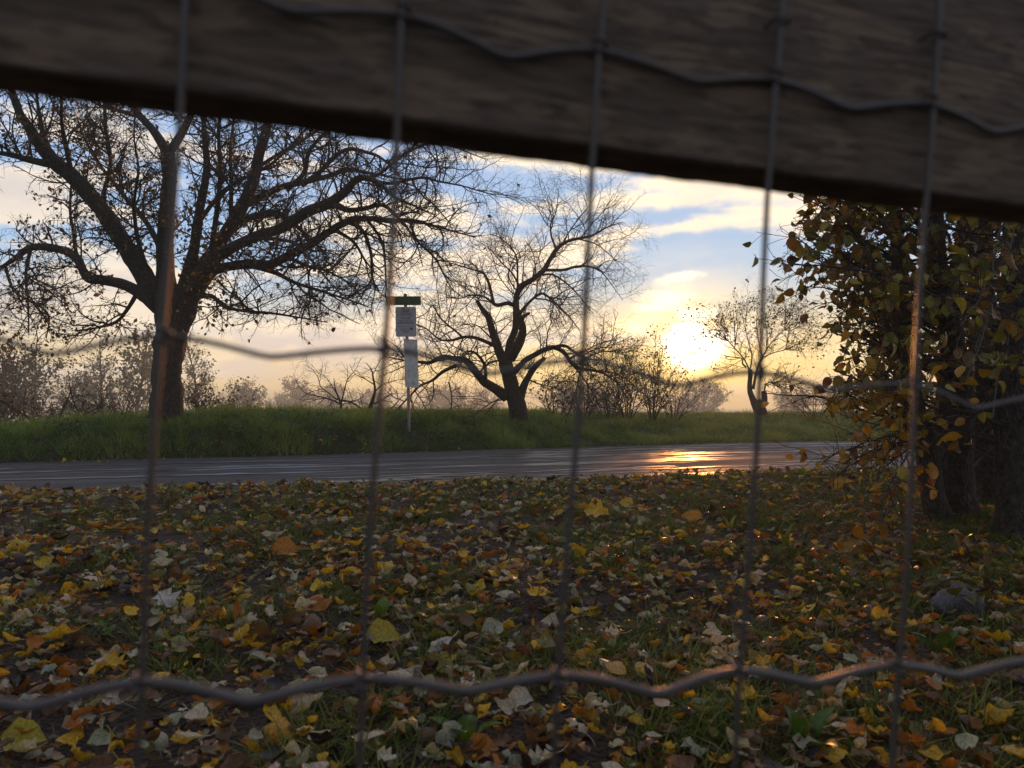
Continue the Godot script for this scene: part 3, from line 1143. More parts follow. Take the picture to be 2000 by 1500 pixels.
	var cfg := {"levels": 3, "gap": [0.12, 0.095, 0.085], "start": [0.22, 0.1, 0.15], "len": [1.25, 0.50, 0.20], "seg": [7, 4, 2], "rad": [0.014, 0.008, 0.0058], "up": [0.22, 0.08, 0.0], "lift": [0.02, 0.0, 0.0], "angle": [35.0, 78.0], "wild": 0.32, "leaf": 0.0, "leaf_from": 1}
	build_tree(o, limbs, 1, cfg, 202, mats.bark, mats.twig)


func build_pollard() -> void:
	var depth := 24.5
	var base := P(1488, 806, depth)
	base.y = height(base.x, base.z) - 0.05
	var o := thing("pollard_tree", "small pollarded tree with forked stump and fan of thin shoots", "tree", base)
	var Z := [
		[0.0, [1165, 1290, 130], [1152, 1228, 118], [1115, 1172, 112], [1080, 1115, 72], [1058, 1040, 54], [1060, 950, 48], [1062, 885, 46]],
		[0.2, [1150, 1170, 76], [1172, 1120, 64], [1168, 1060, 56]],
		[-0.3, [1084, 1040, 34], [1105, 930, 26], [1130, 840, 22], [1155, 790, 18], [1125, 650, 12], [1110, 520, 6], [1120, 400, 3]],
		[0.3, [1030, 870, 22], [1002, 840, 18], [995, 800, 14], [920, 790, 8], [830, 770, 4]],
		[-0.6, [1055, 890, 18], [1010, 800, 15], [940, 720, 12], [880, 660, 9], [800, 600, 5]],
		[0.5, [1062, 880, 18], [1075, 780, 15], [1050, 680, 11], [1020, 560, 7], [1000, 470, 4]],
		[0.4, [1135, 830, 17], [1190, 730, 14], [1250, 650, 10], [1330, 580, 6], [1400, 520, 4]],
		[-0.7, [1150, 800, 15], [1230, 760, 12], [1340, 730, 9], [1440, 690, 5], [1540, 680, 3]],
	]
	var starts := [[1010, 800], [940, 720], [880, 660], [1075, 780], [1050, 680], [1030, 600], [1190, 730], [1250, 650], [1330, 580], [1230, 760], [1340, 730], [1062, 880], [1125, 650]]
	var tips := [[590, 440], [680, 410], [760, 480], [830, 440], [920, 400], [985, 350], [1040, 265], [1110, 380], [1180, 300], [1260, 290], [1320, 230], [1400, 340], [1450, 420], [1500, 390], [1560, 470], [1580, 600], [1540, 640], [640, 600], [690, 640], [720, 560], [1480, 520], [1380, 450], [880, 560], [960, 480], [1250, 480], [1330, 400], [1650, 560], [1690, 690], [1480, 760], [780, 690], [800, 880], [760, 990]]
	var r := RandomNumberGenerator.new()
	r.seed = 31
	for t in tips:
		var from: Array = starts[0]
		var bestd := 1e9
		for q in starts:
			var dd: float = absf(q[0] - t[0]) + 0.35 * absf(q[1] - t[1]) + r.randf_range(0, 160)
			if dd < bestd and q[1] > t[1] - 40:
				bestd = dd
				from = q
		var l2 := [r.randf_range(-1.0, 1.0)]
		for q in 6:
			var u := q / 5.0
			l2.append([lerpf(from[0], t[0], u) + r.randf_range(-14, 14) * sin(PI * u), lerpf(from[1], t[1], pow(u, 0.85)) + r.randf_range(-14, 14) * sin(PI * u) - 20.0 * sin(PI * u), lerpf(8.0, 2.5, u)])
		Z.append(l2)
	for t in [[1560, 1180], [1480, 1200], [1600, 1080], [1400, 1150], [1530, 1010], [1620, 1150]]:
		Z.append([r.randf_range(-1.0, 1.0), [1170, 1070, 12], [1200, 990, 9], [lerpf(1200, t[0], 0.5), lerpf(980, t[1], 0.35), 6], [t[0], t[1], 3]])
	var L := []
	for z in Z:
		var l := [z[0]]
		for q in z.slice(1):
			l.append([1200.0 + q[0] / 4.0, 500.0 + q[1] / 4.0, q[2] / 4.0])
		L.append(l)
	var limbs := limbs_from(L, depth, base, 0.72)
	var cfg := {"levels": 3, "gap": [0.12, 0.12, 0.12], "start": [0.15, 0.15, 0.2], "len": [0.95, 0.38, 0.16], "seg": [5, 3, 2], "rad": [0.0095, 0.0065, 0.005], "up": [0.08, 0.03, 0.0], "lift": [0.01, 0.0, 0.0], "angle": [28.0, 70.0], "wild": 0.27, "leaf": 0.09, "leaf_from": 0,
		"where": func(p: Vector3) -> float: return 0.35 + 0.65 * clampf(p.length() / 3.0 - 0.2, 0.0, 1.0)}
	var leaves := build_tree(o, limbs, 2, cfg, 303, mats.bark, mats.twig)
	r.seed = 32
	put_leaves("foliage", leaves, 0.085, [Color(0.07, 0.05, 0.02), Color(0.10, 0.065, 0.02), Color(0.06, 0.06, 0.02)], r, o, 0.4)


func shoot_plant(o: Node3D, h: float, spread: float, stems: int, trunk_r: float, cfg: Dictionary, seed_: int, leaf_size: float, palette: Array, twig: Material, single := false) -> void:
	# a bush of several stems, or a tree of one stem that forks on its way up
	var r := RandomNumberGenerator.new()
	r.seed = seed_
	var limbs := []
	var n_trunk := 0
	if single:
		var tp := PackedVector3Array()
		var tr := PackedFloat32Array()
		var p := Vector3(0, -0.15, 0)
		var lean := Vector3(r.randf_range(-0.1, 0.1), 1, r.randf_range(-0.1, 0.1)).normalized()
		for k in 11:
			tp.append(p)
			tr.append(trunk_r * lerpf(1.0, 0.18, pow(k / 10.0, 0.8)) * (1.3 if k == 0 else 1.0))
			lean = (lean + rnd_dir(r) * 0.07).normalized()
			p += lean * h / 11.0
		limbs.append([tp, tr])
		n_trunk = 1
		for k in stems:
			var f := lerpf(0.22, 0.92, k / float(stems))
			var i := int(f * 10.0)
			var at := tp[i]
			var dir := Vector3(cos(k * 2.4 + r.randf()), r.randf_range(0.35, 1.1), sin(k * 2.4 + r.randf())).normalized()
			var ln := spread * r.randf_range(0.6, 1.1) * sin(PI * lerpf(0.30, 0.97, f))
			var lp := PackedVector3Array([at])
			var lr := PackedFloat32Array([tr[i] * 0.55])
			for q in 6:
				dir = (dir + rnd_dir(r) * 0.2 + Vector3.UP * 0.07).normalized()
				at += dir * ln / 6.0
				lp.append(at)
				lr.append(tr[i] * 0.55 * (1.0 - q / 6.6))
			limbs.append([lp, lr])
	else:
		for k in stems:
			var a := TAU * k / stems + r.randf_range(-0.4, 0.4)
			var out := Vector3(cos(a), 0, sin(a))
			var at := out * r.randf_range(0.02, 0.25) * spread * 0.3 + Vector3(0, -0.08, 0)
			var dir := (Vector3.UP + out * r.randf_range(0.05, 0.9) * spread / h).normalized()
			var ln := h * r.randf_range(0.6, 1.05)
			var lp := PackedVector3Array([at])
			var lr := PackedFloat32Array([trunk_r])
			for q in 8:
				dir = (dir + rnd_dir(r) * 0.13 + out * 0.03 * spread / h).normalized()
				at += dir * ln / 8.0
				lp.append(at)
				lr.append(trunk_r * (1.0 - q / 8.8))
			limbs.append([lp, lr])
	for k in limbs.size():
		var s := Soup.new()
		s.tube(limbs[k][0], limbs[k][1], 8 if k < n_trunk else 5, 0.15, fine, true)
		part("trunk" if k < n_trunk else ("limb" if single else "stem"), s.mesh(), twig, o)
	var tw := Soup.new()
	var leaves := []
	grow(limbs, cfg, r, tw, leaves)
	if tw.v.size():
		part("twigs", tw.mesh(), twig, o).set_meta("kind", "stuff")
	put_leaves("foliage", leaves, leaf_size, palette, r, o, 0.3)


func build_background_plants() -> void:
	var olive := [Color(0.06, 0.068, 0.025), Color(0.09, 0.10, 0.035), Color(0.13, 0.125, 0.035)]
	var green := [Color(0.06, 0.075, 0.018), Color(0.09, 0.11, 0.025), Color(0.13, 0.125, 0.03)]
	var rust := [Color(0.16, 0.07, 0.015), Color(0.12, 0.06, 0.02), Color(0.20, 0.11, 0.02)]
	var dark := [Color(0.02, 0.03, 0.016), Color(0.03, 0.04, 0.02)]
	var bush := {"levels": 2, "gap": [0.12, 0.10], "start": [0.15, 0.1], "len": [0.8, 0.30], "seg": [5, 2], "rad": [0.008, 0.005], "up": [0.15, 0.05], "lift": [0.01, 0.0], "angle": [30.0, 70.0], "wild": 0.28, "leaf": 0.45, "leaf_from": 0}
	var bare := bush.duplicate(true)
	bare.levels = 3
	bare.gap = [0.13, 0.10, 0.09]
	bare.start = [0.15, 0.1, 0.1]
	bare.len = [0.8, 0.38, 0.15]
	bare.seg = [6, 3, 2]
	bare.rad = [0.010, 0.006, 0.0045]
	bare.up = [0.05, 0.0, 0.0]
	bare.lift = [0.0, 0.0, 0.0]
	bare.angle = [35.0, 80.0]
	bare.wild = 0.32
	bare.leaf = 0.0
	var few := bush.duplicate(true)
	few.leaf = 0.09
	var thinleaf := bush.duplicate(true)
	thinleaf.leaf = 0.24
	# [px, py of the foot, depth, height, spread, stems, radius, cfg, leaf size, palette, single, name, label, category, seed]
	var rows := [
		[1225, 807, 20.6, 2.4, 1.6, 12, 0.014, few, 0.06, olive, false, "leafy_shrub", "tangled leafy shrub between the fruit tree and the sun", "shrub", 21],
		[1140, 808, 21.0, 1.5, 1.5, 11, 0.014, few, 0.06, olive, false, "twiggy_shrub", "tangle of thin stems just right of the broken trunk", "shrub", 22],
		[1315, 807, 21.6, 1.5, 1.3, 9, 0.013, few, 0.06, olive, false, "twiggy_shrub", "thin stemmed shrub directly below the sun", "shrub", 23],
		[1275, 806, 21.0, 2.9, 1.2, 10, 0.016, thinleaf, 0.075, olive, false, "leafy_shrub", "thin stemmed leafy shrub standing just before the rising sun", "shrub", 1],
		[1190, 808, 21.5, 1.9, 1.7, 10, 0.014, few, 0.06, olive, false, "leafy_shrub", "low leafy shrub under the right arching limb of the broken fruit tree", "shrub", 2],
		[1085, 806, 20.5, 1.1, 1.0, 7, 0.012, bush, 0.08, green, false, "leafy_shrub", "small green shrub at the foot of the broken fruit tree", "shrub", 3],
		[400, 806, 16.5, 0.9, 0.9, 7, 0.012, bush, 0.075, olive, false, "leafy_shrub", "knee high brownish shrub right of the big trunk", "shrub", 6],
		[450, 808, 17.5, 0.65, 0.9, 7, 0.012, bush, 0.07, olive, false, "leafy_shrub", "lowest brown shrub on the bank right of the big trunk", "shrub", 7],
		[108, 832, 16.0, 1.45, 1.9, 5, 0.035, few, 0.07, dark, false, "twiggy_shrub", "dark twiggy shrub with arching branches left of the big trunk", "shrub", 8],
		[175, 826, 17.0, 1.2, 1.4, 6, 0.020, few, 0.07, olive, false, "twiggy_shrub", "loose twiggy shrub between dark shrub and big trunk", "shrub", 9],
		[232, 818, 17.5, 1.0, 1.2, 6, 0.016, few, 0.07, olive, false, "twiggy_shrub", "low twiggy shrub close behind the big trunk", "shrub", 10],
		[5, 838, 15.5, 0.85, 0.9, 9, 0.014, bush, 0.085, rust, false, "rusty_shrub", "orange brown leafy shrub at the left end of the bank", "shrub", 11],
		[70, 836, 16.5, 0.45, 0.9, 8, 0.010, bush, 0.08, rust, false, "rusty_shrub", "low rusty undergrowth shrub beneath the dark twiggy shrub", "shrub", 12],
		[1590, 806, 23.0, 1.3, 1.6, 8, 0.014, few, 0.07, olive, false, "twiggy_shrub", "twiggy shrub on the bank right of the pollarded tree", "shrub", 13],
		[1660, 806, 24.0, 1.5, 1.6, 8, 0.014, few, 0.07, olive, false, "twiggy_shrub", "twiggy shrub half hidden by the yellow leaved hedge tree", "shrub", 14],
	]
	for q in rows:
		var b := P(q[0], q[1], q[2])
		b.y = height(b.x, b.z)
		var o := thing(q[11], q[12], q[13], b)
		shoot_plant(o, q[3], q[4], q[5], q[6], q[7], 900 + int(q[14]), q[8], q[9], mats.twig, q[10])
	var crooked := [
		[668, 18.5, 904, "bare_shrub", "leafless crooked shrub on the bank between big tree and sign", [
			[0.0, [1432, 760, 30], [1430, 690, 24], [1428, 630, 20], [1405, 570, 14], [1380, 500, 9], [1370, 420, 5]],
			[-0.7, [1428, 640, 15], [1380, 612, 13], [1290, 582, 11], [1200, 562, 9], [1130, 540, 7], [1070, 470, 5], [1035, 380, 3]],
			[0.6, [1400, 600, 12], [1330, 545, 10], [1262, 490, 8], [1236, 410, 6], [1180, 330, 3]],
			[0.7, [1434, 620, 13], [1460, 510, 11], [1485, 430, 8], [1545, 355, 5], [1600, 250, 3]],
			[-0.5, [1290, 585, 8], [1220, 600, 6], [1110, 650, 4]],
			[0.9, [1440, 610, 12], [1530, 610, 9], [1600, 580, 6], [1650, 520, 3]],
			[-0.9, [1410, 580, 9], [1340, 640, 6], [1260, 690, 4]],
			[-0.4, [1400, 560, 9], [1310, 420, 6], [1210, 360, 4], [1120, 300, 2]]]],
		[722, 19.5, 905, "bare_shrub", "leafless shrub with leaning stem right behind the bus stop sign", [
			[0.0, [1655, 765, 48], [1662, 700, 40], [1690, 610, 30], [1712, 520, 22], [1702, 440, 16], [1682, 350, 10], [1635, 290, 5]],
			[0.6, [1645, 710, 22], [1560, 645, 18], [1490, 612, 14], [1425, 600, 9]],
			[-0.7, [1700, 630, 15], [1745, 615, 11], [1830, 560, 7], [1900, 540, 4]],
			[0.8, [1705, 540, 12], [1780, 470, 9], [1880, 440, 6], [1960, 420, 3]],
			[-0.6, [1700, 470, 10], [1620, 420, 8], [1540, 380, 5], [1500, 300, 3]],
			[-0.9, [1690, 400, 8], [1740, 300, 6], [1790, 220, 3]],
			[0.4, [1800, 700, 12], [1880, 640, 10], [1940, 570, 7], [1990, 560, 4]]]],
	]
	for q in crooked:
		var b := P(q[0], 808, q[1])
		b.y = height(b.x, b.z)
		var o := thing(q[3], q[4], "shrub", b)
		var L := []
		for z in q[5]:
			var l := [z[0]]
			for e in z.slice(1):
				l.append([330.0 + e[0] / 4.255, 640.0 + e[1] / 4.255, e[2] / 4.255])
			L.append(l)
		var cf := bare.duplicate(true)
		cf.len = [0.6, 0.30, 0.14]
		build_tree(o, limbs_from(L, q[1], b), 1, cf, q[2], mats.bark, mats.twig)
	var crown := {"levels": 2, "gap": [0.42, 0.28], "start": [0.15, 0.1], "len": [1.9, 0.8], "seg": [5, 3], "rad": [0.03, 0.014], "up": [0.25, 0.1], "lift": [0.02, 0.0], "angle": [25.0, 65.0], "wild": 0.25, "leaf": 0.55, "leaf_from": 0}
	var thin := crown.duplicate(true)
	thin.leaf = 0.35
	# misty trees down the slope: [px, py of the crown top, depth, width px, leafy, palette, label]
	var far := [
		[205, 672, 70.0, 80, 0.5, olive, "slim pale tree with twin stems in thin mist left of the trunk"],
		[262, 652, 75.0, 95, 0.8, green, "tallest misty tree just left of the big trunk"],
		[392, 664, 85.0, 90, 0.5, olive, "slim misty tree just right of the big trunk"],
		[70, 690, 60.0, 120, 0.8, green, "leafy olive tree in mist above the dark twiggy shrub"],
		[10, 680, 48.0, 80, 1.0, dark, "dark evergreen tree at the left end of the treeline"],
		[140, 735, 110.0, 110, 0.9, olive, "broad misty tree between the olive tree and the slim pale tree"],
		[480, 748, 170.0, 90, 1.0, green, "round misty tree in the gap right of the slim misty tree"],
		[545, 775, 330.0, 60, 1.0, green, "faint low tree at the middle of the misty gap"],
		[590, 738, 240.0, 85, 1.0, green, "faint misty tree left of the leafless crooked shrub"],
		[650, 756, 280.0, 90, 1.0, green, "faint misty tree behind the leafless crooked shrub"],
		[735, 765, 260.0, 80, 1.0, green, "faint misty tree behind the bus stop post"],
		[880, 760, 260.0, 100, 1.0, olive, "faint misty tree left of the broken fruit tree trunk"],
		[940, 768, 330.0, 80, 1.0, olive, "faint misty tree beside the broken fruit tree trunk"],
		[1105, 745, 150.0, 90, 0.9, olive, "misty tree right behind the broken stub of the fruit tree"],
		[1160, 758, 190.0, 100, 1.0, olive, "misty tree behind the low leafy shrub"],
		[1370, 748, 190.0, 95, 1.0, olive, "rounded golden misty tree under the sun"],
		[1330, 775, 260.0, 60, 1.0, olive, "faint low misty tree left of the golden one"],
		[1540, 765, 220.0, 90, 1.0, green, "faint misty tree right of the pollarded tree"],
		[1640, 770, 240.0, 90, 1.0, green, "faint misty tree beside the yellow leaved hedge tree"],
	]
	for k in far.size():
		var q: Array = far[k]
		var top := P(q[0], q[1], q[2])
		var foot := Vector3(top.x, height(top.x, top.z), top.z)
		var h := top.y - foot.y
		var sp: float = q[3] * 0.5 / FOC * q[2] * 1.25
		var cfg: Dictionary = (crown if q[4] > 0.7 else thin).duplicate(true)
		var sc := h / 7.0
		cfg.len = [1.7 * sc, 0.75 * sc]
		cfg.gap = [0.26 * sc, 0.19 * sc]
		cfg.rad = [0.028 * sc, 0.014 * sc]
		if q[4] > 0.9:
			cfg.leaf = 0.9
		var o := thing("misty_tree", q[6], "tree", foot, "trees in the mist beyond the bank")
		shoot_plant(o, h * (1.16 if q[2] < 120.0 else 1.06), sp * 1.15, 20, 0.16 * sc, cfg, 500 + k, 0.26 * sc if q[4] > 0.7 else 0.19 * sc, q[5], mats.twig, true)


# ------------------------------------------------------------------ bus stop sign

func build_sign() -> void:
	var depth := 14.8
	var k := depth / FOC
	var base := P(800, 832, depth)
	base.y = height(base.x, base.z)
	var o := thing("bus_stop_sign", "bus stop post with green name plate, grey notice and pale timetable board", "sign", base)
	var X := func(px: float, py: float) -> Vector3: return P(px, py, depth) - base
	var s := Soup.new()
	s.tube(PackedVector3Array([X.call(799, 832) + Vector3(0, -0.3, 0), X.call(797, 700), X.call(791, 574)]), PackedFloat32Array([0.030, 0.030, 0.030]), 12, 0.0, null, true)
	part("post", s.mesh(), plain(0.22, 0.22, 0.22, 0.45, 0.5), o)
	var turn := Basis(Vector3.UP, deg_to_rad(6.0))
	var front := turn * Vector3(0, 0, 1)
	var right := turn * Vector3(1, 0, 0)
	var board := func(cx: float, cy: float, w: float, h: float, tilt: float) -> Array:
		var c: Vector3 = X.call(cx, cy) + front * 0.045
		var b := Basis(front, tilt)
		return [c, b * right * (w * k * 0.5), b * Vector3.UP * (h * k * 0.5)]
	var plates := [
		["name_plate", 788.5, 588.0, 67.0, 17.5, 0.015, plain(0.018, 0.115, 0.035, 0.45)],
		["yellow_patch", 762.5, 588.2, 15.0, 16.0, 0.015, plain(0.28, 0.19, 0.04, 0.5)],
		["notice_plate", 793.0, 629.0, 40.0, 58.5, 0.02, plain(0.50, 0.51, 0.54, 0.4)],
	]
	var plate_nodes := {}
	for p in plates:
		var b: Array = board.call(p[1], p[2], p[3], p[4], p[5])
		var ps := Soup.new()
		var c: Vector3 = b[0]
		if p[0] == "yellow_patch":
			c += front * 0.005
		rounded_plate(ps, c, b[1], b[2], front * 0.004, 0.03 if p[0] == "notice_plate" else 0.004)
		plate_nodes[p[0]] = part(p[0], ps.mesh(), p[6], plate_nodes["name_plate"] if p[0] == "yellow_patch" else o)
	# timetable board, turned a little away
	var tb := Soup.new()
	var tc: Vector3 = X.call(803.5, 710) + front * 0.05
	var tr := Basis(Vector3.UP, deg_to_rad(38.0)) * Vector3(1, 0, 0)
	var tf := Basis(Vector3.UP, deg_to_rad(38.0)) * Vector3(0, 0, 1)
	var tu := (Vector3.UP + right * -0.035).normalized()
	rounded_plate(tb, tc, tr * 0.145, tu * (94.0 * k * 0.5), tf * 0.008, 0.01)
	var tm := plain(0.68, 0.68, 0.65, 0.35)
	tm.albedo_texture = tinted(noise_image(71, 0.02, 256, 256, 5), [[0.0, Color(0.35, 0.35, 0.33)], [0.38, Color(0.75, 0.75, 0.72)], [1.0, Color(1, 1, 1)]])
	tm.uv1_triplanar = true
	tm.uv1_scale = Vector3(2.5, 1.2, 2.5)
	part("timetable_board", tb.mesh(), tm, o)
	for yy in [672.0, 748.0]:
		var cs := Soup.new()
		cs.box(X.call(798, yy) + front * 0.02, right * 0.05, Vector3.UP * 0.012, front * 0.045)
		part("clamp", cs.mesh(), plain(0.2, 0.2, 0.2, 0.5, 0.5), o)
	var cb := Soup.new()
	cb.box(X.call(792, 577) + front * 0.015, right * 0.03, Vector3.UP * 0.02, front * 0.02)
	part("clamp", cb.mesh(), plain(0.2, 0.2, 0.2, 0.5, 0.5), o)
	# lettering on the notice
	var font := SystemFont.new()
	font.font_names = PackedStringArray(["Droid Sans"])
	var ink := plain(0.03, 0.03, 0.035, 0.6)
	var rows := [["flux.", 606.5, 8.5, 17.0], ["Sammelhalt", 613.0, 4.2, 21.0], ["Ali 2207", 622.0, 4.6, 18.0], ["Freie Anmeldung", 627.5, 3.8, 25.0], ["Rufbushaltestelle", 631.5, 3.8, 30.0], ["Tel. 07 42 46 33", 644.0, 3.8, 22.0], ["flux.de", 648.5, 3.6, 10.0]]
	for row in rows:
		letters(plate_nodes["notice_plate"], font, row[0], X.call(793.0, row[1]) + front * 0.052, right, front, row[2] * k, row[3] * k, ink)
	for yy in [616.5, 638.5]:
		var rs := Soup.new()
		rs.box(X.call(793, yy) + front * 0.0505, right * (16.0 * k), Vector3.UP * 0.0025, front * 0.001)
		part("rule_line", rs.mesh(), ink, plate_nodes["notice_plate"])
	var sq := Soup.new()
	sq.box(X.call(804, 642.5) + front * 0.0505, right * (2.0 * k), Vector3.UP * (1.8 * k), front * 0.001)
	part("printed_square", sq.mesh(), ink, plate_nodes["notice_plate"])
	letters(plate_nodes["name_plate"], font, "Hirschen", X.call(789, 588.5) + front * 0.052, right, front, 8.5 * k, 26.0 * k, plain(0.10, 0.17, 0.08, 0.5))


func letters(o: Node3D, font: Font, words: String, at: Vector3, right: Vector3, front: Vector3, h: float, w: float, mat: Material) -> void:
	var t := TextMesh.new()
	t.font = font
	t.text = words
	t.font_size = 32
	t.pixel_size = 0.01
	t.depth = 0.02
	var box := t.get_aabb().size
	var m := part("lettering", t, mat, o)
	m.transform = Transform3D(Basis(right * (w / maxf(box.x, 0.01)), Vector3.UP * (h / maxf(box.y, 0.01)), front * 0.05), at)


func rounded_plate(s: Soup, c: Vector3, ex: Vector3, ey: Vector3, ez: Vector3, rad: float) -> void:
	var ring := []
	var lx := ex.length()
	var ly := ey.length()
	var ux := ex / lx
	var uy := ey / ly
	for q in 4:
		var sx: float = [1, -1, -1, 1][q]
		var sy: float = [1, 1, -1, -1][q]
		for a in 5:
			var an := PI / 2 * (q + a / 4.0)
			ring.append(ux * (sx * (lx - rad) + rad * cos(an)) + uy * (sy * (ly - rad) + rad * sin(an)))
	var n := ring.size()
	for f in 2:
		var b := s.v.size()
		var e := ez if f == 0 else -ez
		s.v.append(c + e)
		s.n.append(e.normalized())
		for p in ring:
			s.v.append(c + e + p)
			s.n.append(e.normalized())
		for i in n:
			var i1 := (i + 1) % n
			s.idx.append_array(PackedInt32Array([b, b + 1 + i1, b + 1 + i] if f == 0 else [b, b + 1 + i, b + 1 + i1]))
	var b2 := s.v.size()
	for p in ring:
		for f in 2:
			s.v.append(c + p + (ez if f == 0 else -ez))
			s.n.append(p.normalized())
	for i in n:
		var i0 := b2 + i * 2
		var i1 := b2 + ((i + 1) % n) * 2
		s.idx.append_array(PackedInt32Array([i0, i1, i0 + 1, i0 + 1, i1, i1 + 1]))


# ------------------------------------------------------------------ the leafy tree at the right

func build_hedge() -> void:
	var r := RandomNumberGenerator.new()
	r.seed = 404
	var base := P(1870, 1000, 5.2)
	base.y = height(base.x, base.z)
	var o := thing("hedge_tree", "dark many stemmed hedge tree with yellow green leaves filling the right side", "tree", base)
	var S := [
		[5.2, [1846, 1040, 60], [1822, 970, 44], [1811, 885, 40], [1796, 825, 39], [1784, 780, 37], [1772, 710, 34], [1762, 630, 30], [1756, 520, 26], [1748, 400, 22], [1735, 250, 16], [1715, 60, 8]],
		[5.3, [1880, 1040, 84], [1872, 970, 62], [1868, 900, 56], [1873, 810, 54], [1868, 720, 50], [1852, 630, 42], [1830, 520, 36], [1822, 400, 36], [1815, 250, 26], [1800, 60, 14]],
		[4.7, [1985, 1090, 84], [1978, 1000, 60], [1976, 840, 52], [1980, 690, 50], [1982, 520, 46], [1990, 300, 38], [2000, 60, 24]],
		[6.2, [1925, 990, 60], [1922, 860, 52], [1930, 700, 48], [1915, 520, 42], [1925, 320, 30], [1920, 80, 16]],
		[5.6, [2060, 1050, 100], [2050, 860, 90], [2060, 640, 80], [2075, 320, 60], [2080, 50, 30]],
		[6.8, [1860, 960, 40], [1848, 820, 36], [1855, 660, 30], [1880, 460, 24], [1890, 200, 12]],
	]
	var limbs := []
	for st in S:
		var p := []
		for q in st.slice(1):
			p.append([float(q[0]), float(q[1]), float(q[2]), 0.0])
		var pts := PackedVector3Array()
		var rad := PackedFloat32Array()
		for e in catmull(p, 4):
			pts.append(P(e[0], e[1], st[0]) - base)
			rad.append(e[2] * 0.5 / FOC * st[0])
		limbs.append([pts, rad])
		var s := Soup.new()
		s.tube(pts, rad, 16, 0.25, fine, true)
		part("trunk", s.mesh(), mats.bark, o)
	# branches that reach for the light over the road
	var edge := [[300.0, 1560.0], [370.0, 1550.0], [480.0, 1530.0], [560.0, 1555.0], [640.0, 1620.0], [700.0, 1640.0], [740.0, 1600.0], [800.0, 1650.0], [850.0, 1690.0], [930.0, 1620.0]]
	var shoots := []
	var tw := Soup.new()
	for k in 78:
		var ty := r.randf_range(180, 775)
		var tx := along(edge, ty) + absf(r.randfn(0.0, 75.0)) + 8.0
		var td := r.randf_range(3.9, 6.2)
		var st: Array = limbs[r.randi_range(0, 1) if k % 3 else r.randi_range(0, 5)]
		var pts: PackedVector3Array = st[0]
		var tip := P(tx, ty, td) - base
		var bi := 0
		var bd := 1e9
		for i in pts.size():
			var dd := absf(pts[i].y - (tip.y - 0.30))
			if dd < bd:
				bd = dd
				bi = i
		var a := pts[bi]
		var mid := a.lerp(tip, 0.5) + Vector3(0, r.randf_range(-0.05, 0.22), r.randf_range(-0.15, 0.15))
		var bp := PackedVector3Array()
		var br := PackedFloat32Array()
		for q in 9:
			var t := q / 8.0
			bp.append(a.lerp(mid, t).lerp(mid.lerp(tip, t), t) + rnd_dir(r) * 0.022)
			br.append(lerpf(minf(0.016, st[1][bi] * 0.6), 0.003, t))
		tw.tube(bp, br, 6)
		shoots.append([bp, br])
	# more branches to the right and behind
	for k in 70:
		var st: Array = limbs[r.randi_range(0, 5)]
		var pts: PackedVector3Array = st[0]
		var bi := r.randi_range(pts.size() / 4, pts.size() - 1)
		var a := pts[bi]
		var dir := (rnd_dir(r) * Vector3(1, 0.5, 1) + Vector3(0.1, 0.25, 0.1)).normalized()
		var bp := PackedVector3Array()
		var br := PackedFloat32Array()
		var p := a
		var ln := r.randf_range(0.5, 1.3)
		for q in 7:
			bp.append(p)
			br.append(lerpf(0.012, 0.003, q / 6.0))
			dir = (dir + rnd_dir(r) * 0.25).normalized()
			p += dir * ln / 6.0
		tw.tube(bp, br, 5)
		shoots.append([bp, br])
	# branches that fill the right side
	for k in 42:
		var ty := r.randf_range(150, 900)
		var tip := P(r.randf_range(1730, 2090), ty, r.randf_range(3.9, 6.8)) - base
		var st: Array = limbs[r.randi_range(1, 5)]
		var pts: PackedVector3Array = st[0]
		var bi := 0
		var bd := 1e9
		for i in pts.size():
			var dd := absf(pts[i].y - (tip.y - 0.2))
			if dd < bd:
				bd = dd
				bi = i
		var bp := PackedVector3Array()
		var br := PackedFloat32Array()
		for q in 7:
			var t := q / 6.0
			bp.append(pts[bi].lerp(tip, t) + Vector3(0, 0.08 * sin(PI * t), 0) + rnd_dir(r) * 0.02)
			br.append(lerpf(0.010, 0.003, t))
		tw.tube(bp, br, 5)
		shoots.append([bp, br])
	# a few that hang closer to the fence
	for k in 6:
		var tip := P(r.randf_range(1870, 2010), r.randf_range(470, 830), r.randf_range(2.9, 3.5)) - base
		var a: Vector3 = limbs[2][0][r.randi_range(12, 20)]
		var bp := PackedVector3Array()
		var br := PackedFloat32Array()
		for q in 7:
			var t := q / 6.0
			bp.append(a.lerp(tip, t) + Vector3(0, 0.10 * sin(PI * t), 0) + rnd_dir(r) * 0.015)
			br.append(lerpf(0.007, 0.0022, t))
		tw.tube(bp, br, 5)
		shoots.append([bp, br])
	# the low golden branch over the verge
	for e in [[1640, 925, 4.3], [1600, 905, 4.5], [1690, 965, 4.2], [1720, 985, 4.1], [1660, 885, 4.6], [1740, 1000, 4.4], [1625, 940, 4.5]]:
		var a: Vector3 = P(1812, 880, 5.1) - base
		var tip := P(e[0], e[1], e[2]) - base
		var bp := PackedVector3Array()
		var br := PackedFloat32Array()
		for q in 8:
			var t := q / 7.0
			bp.append(a.lerp(tip, t) + Vector3(0, 0.10 * sin(PI * t), 0) + rnd_dir(r) * 0.015)
			br.append(lerpf(0.009, 0.0025, t))
		tw.tube(bp, br, 5)
		shoots.append([bp, br])
	var spots := []
	var cfg := {"levels": 2, "gap": [0.075, 0.07], "start": [0.25, 0.15], "len": [0.34, 0.14], "seg": [4, 2], "rad": [0.004, 0.0026], "up": [0.05, 0.0], "lift": [-0.01, -0.02], "angle": [30.0, 75.0], "wild": 0.25, "leaf": 0.36, "leaf_from": 0}
	cfg.leaf = 0.23
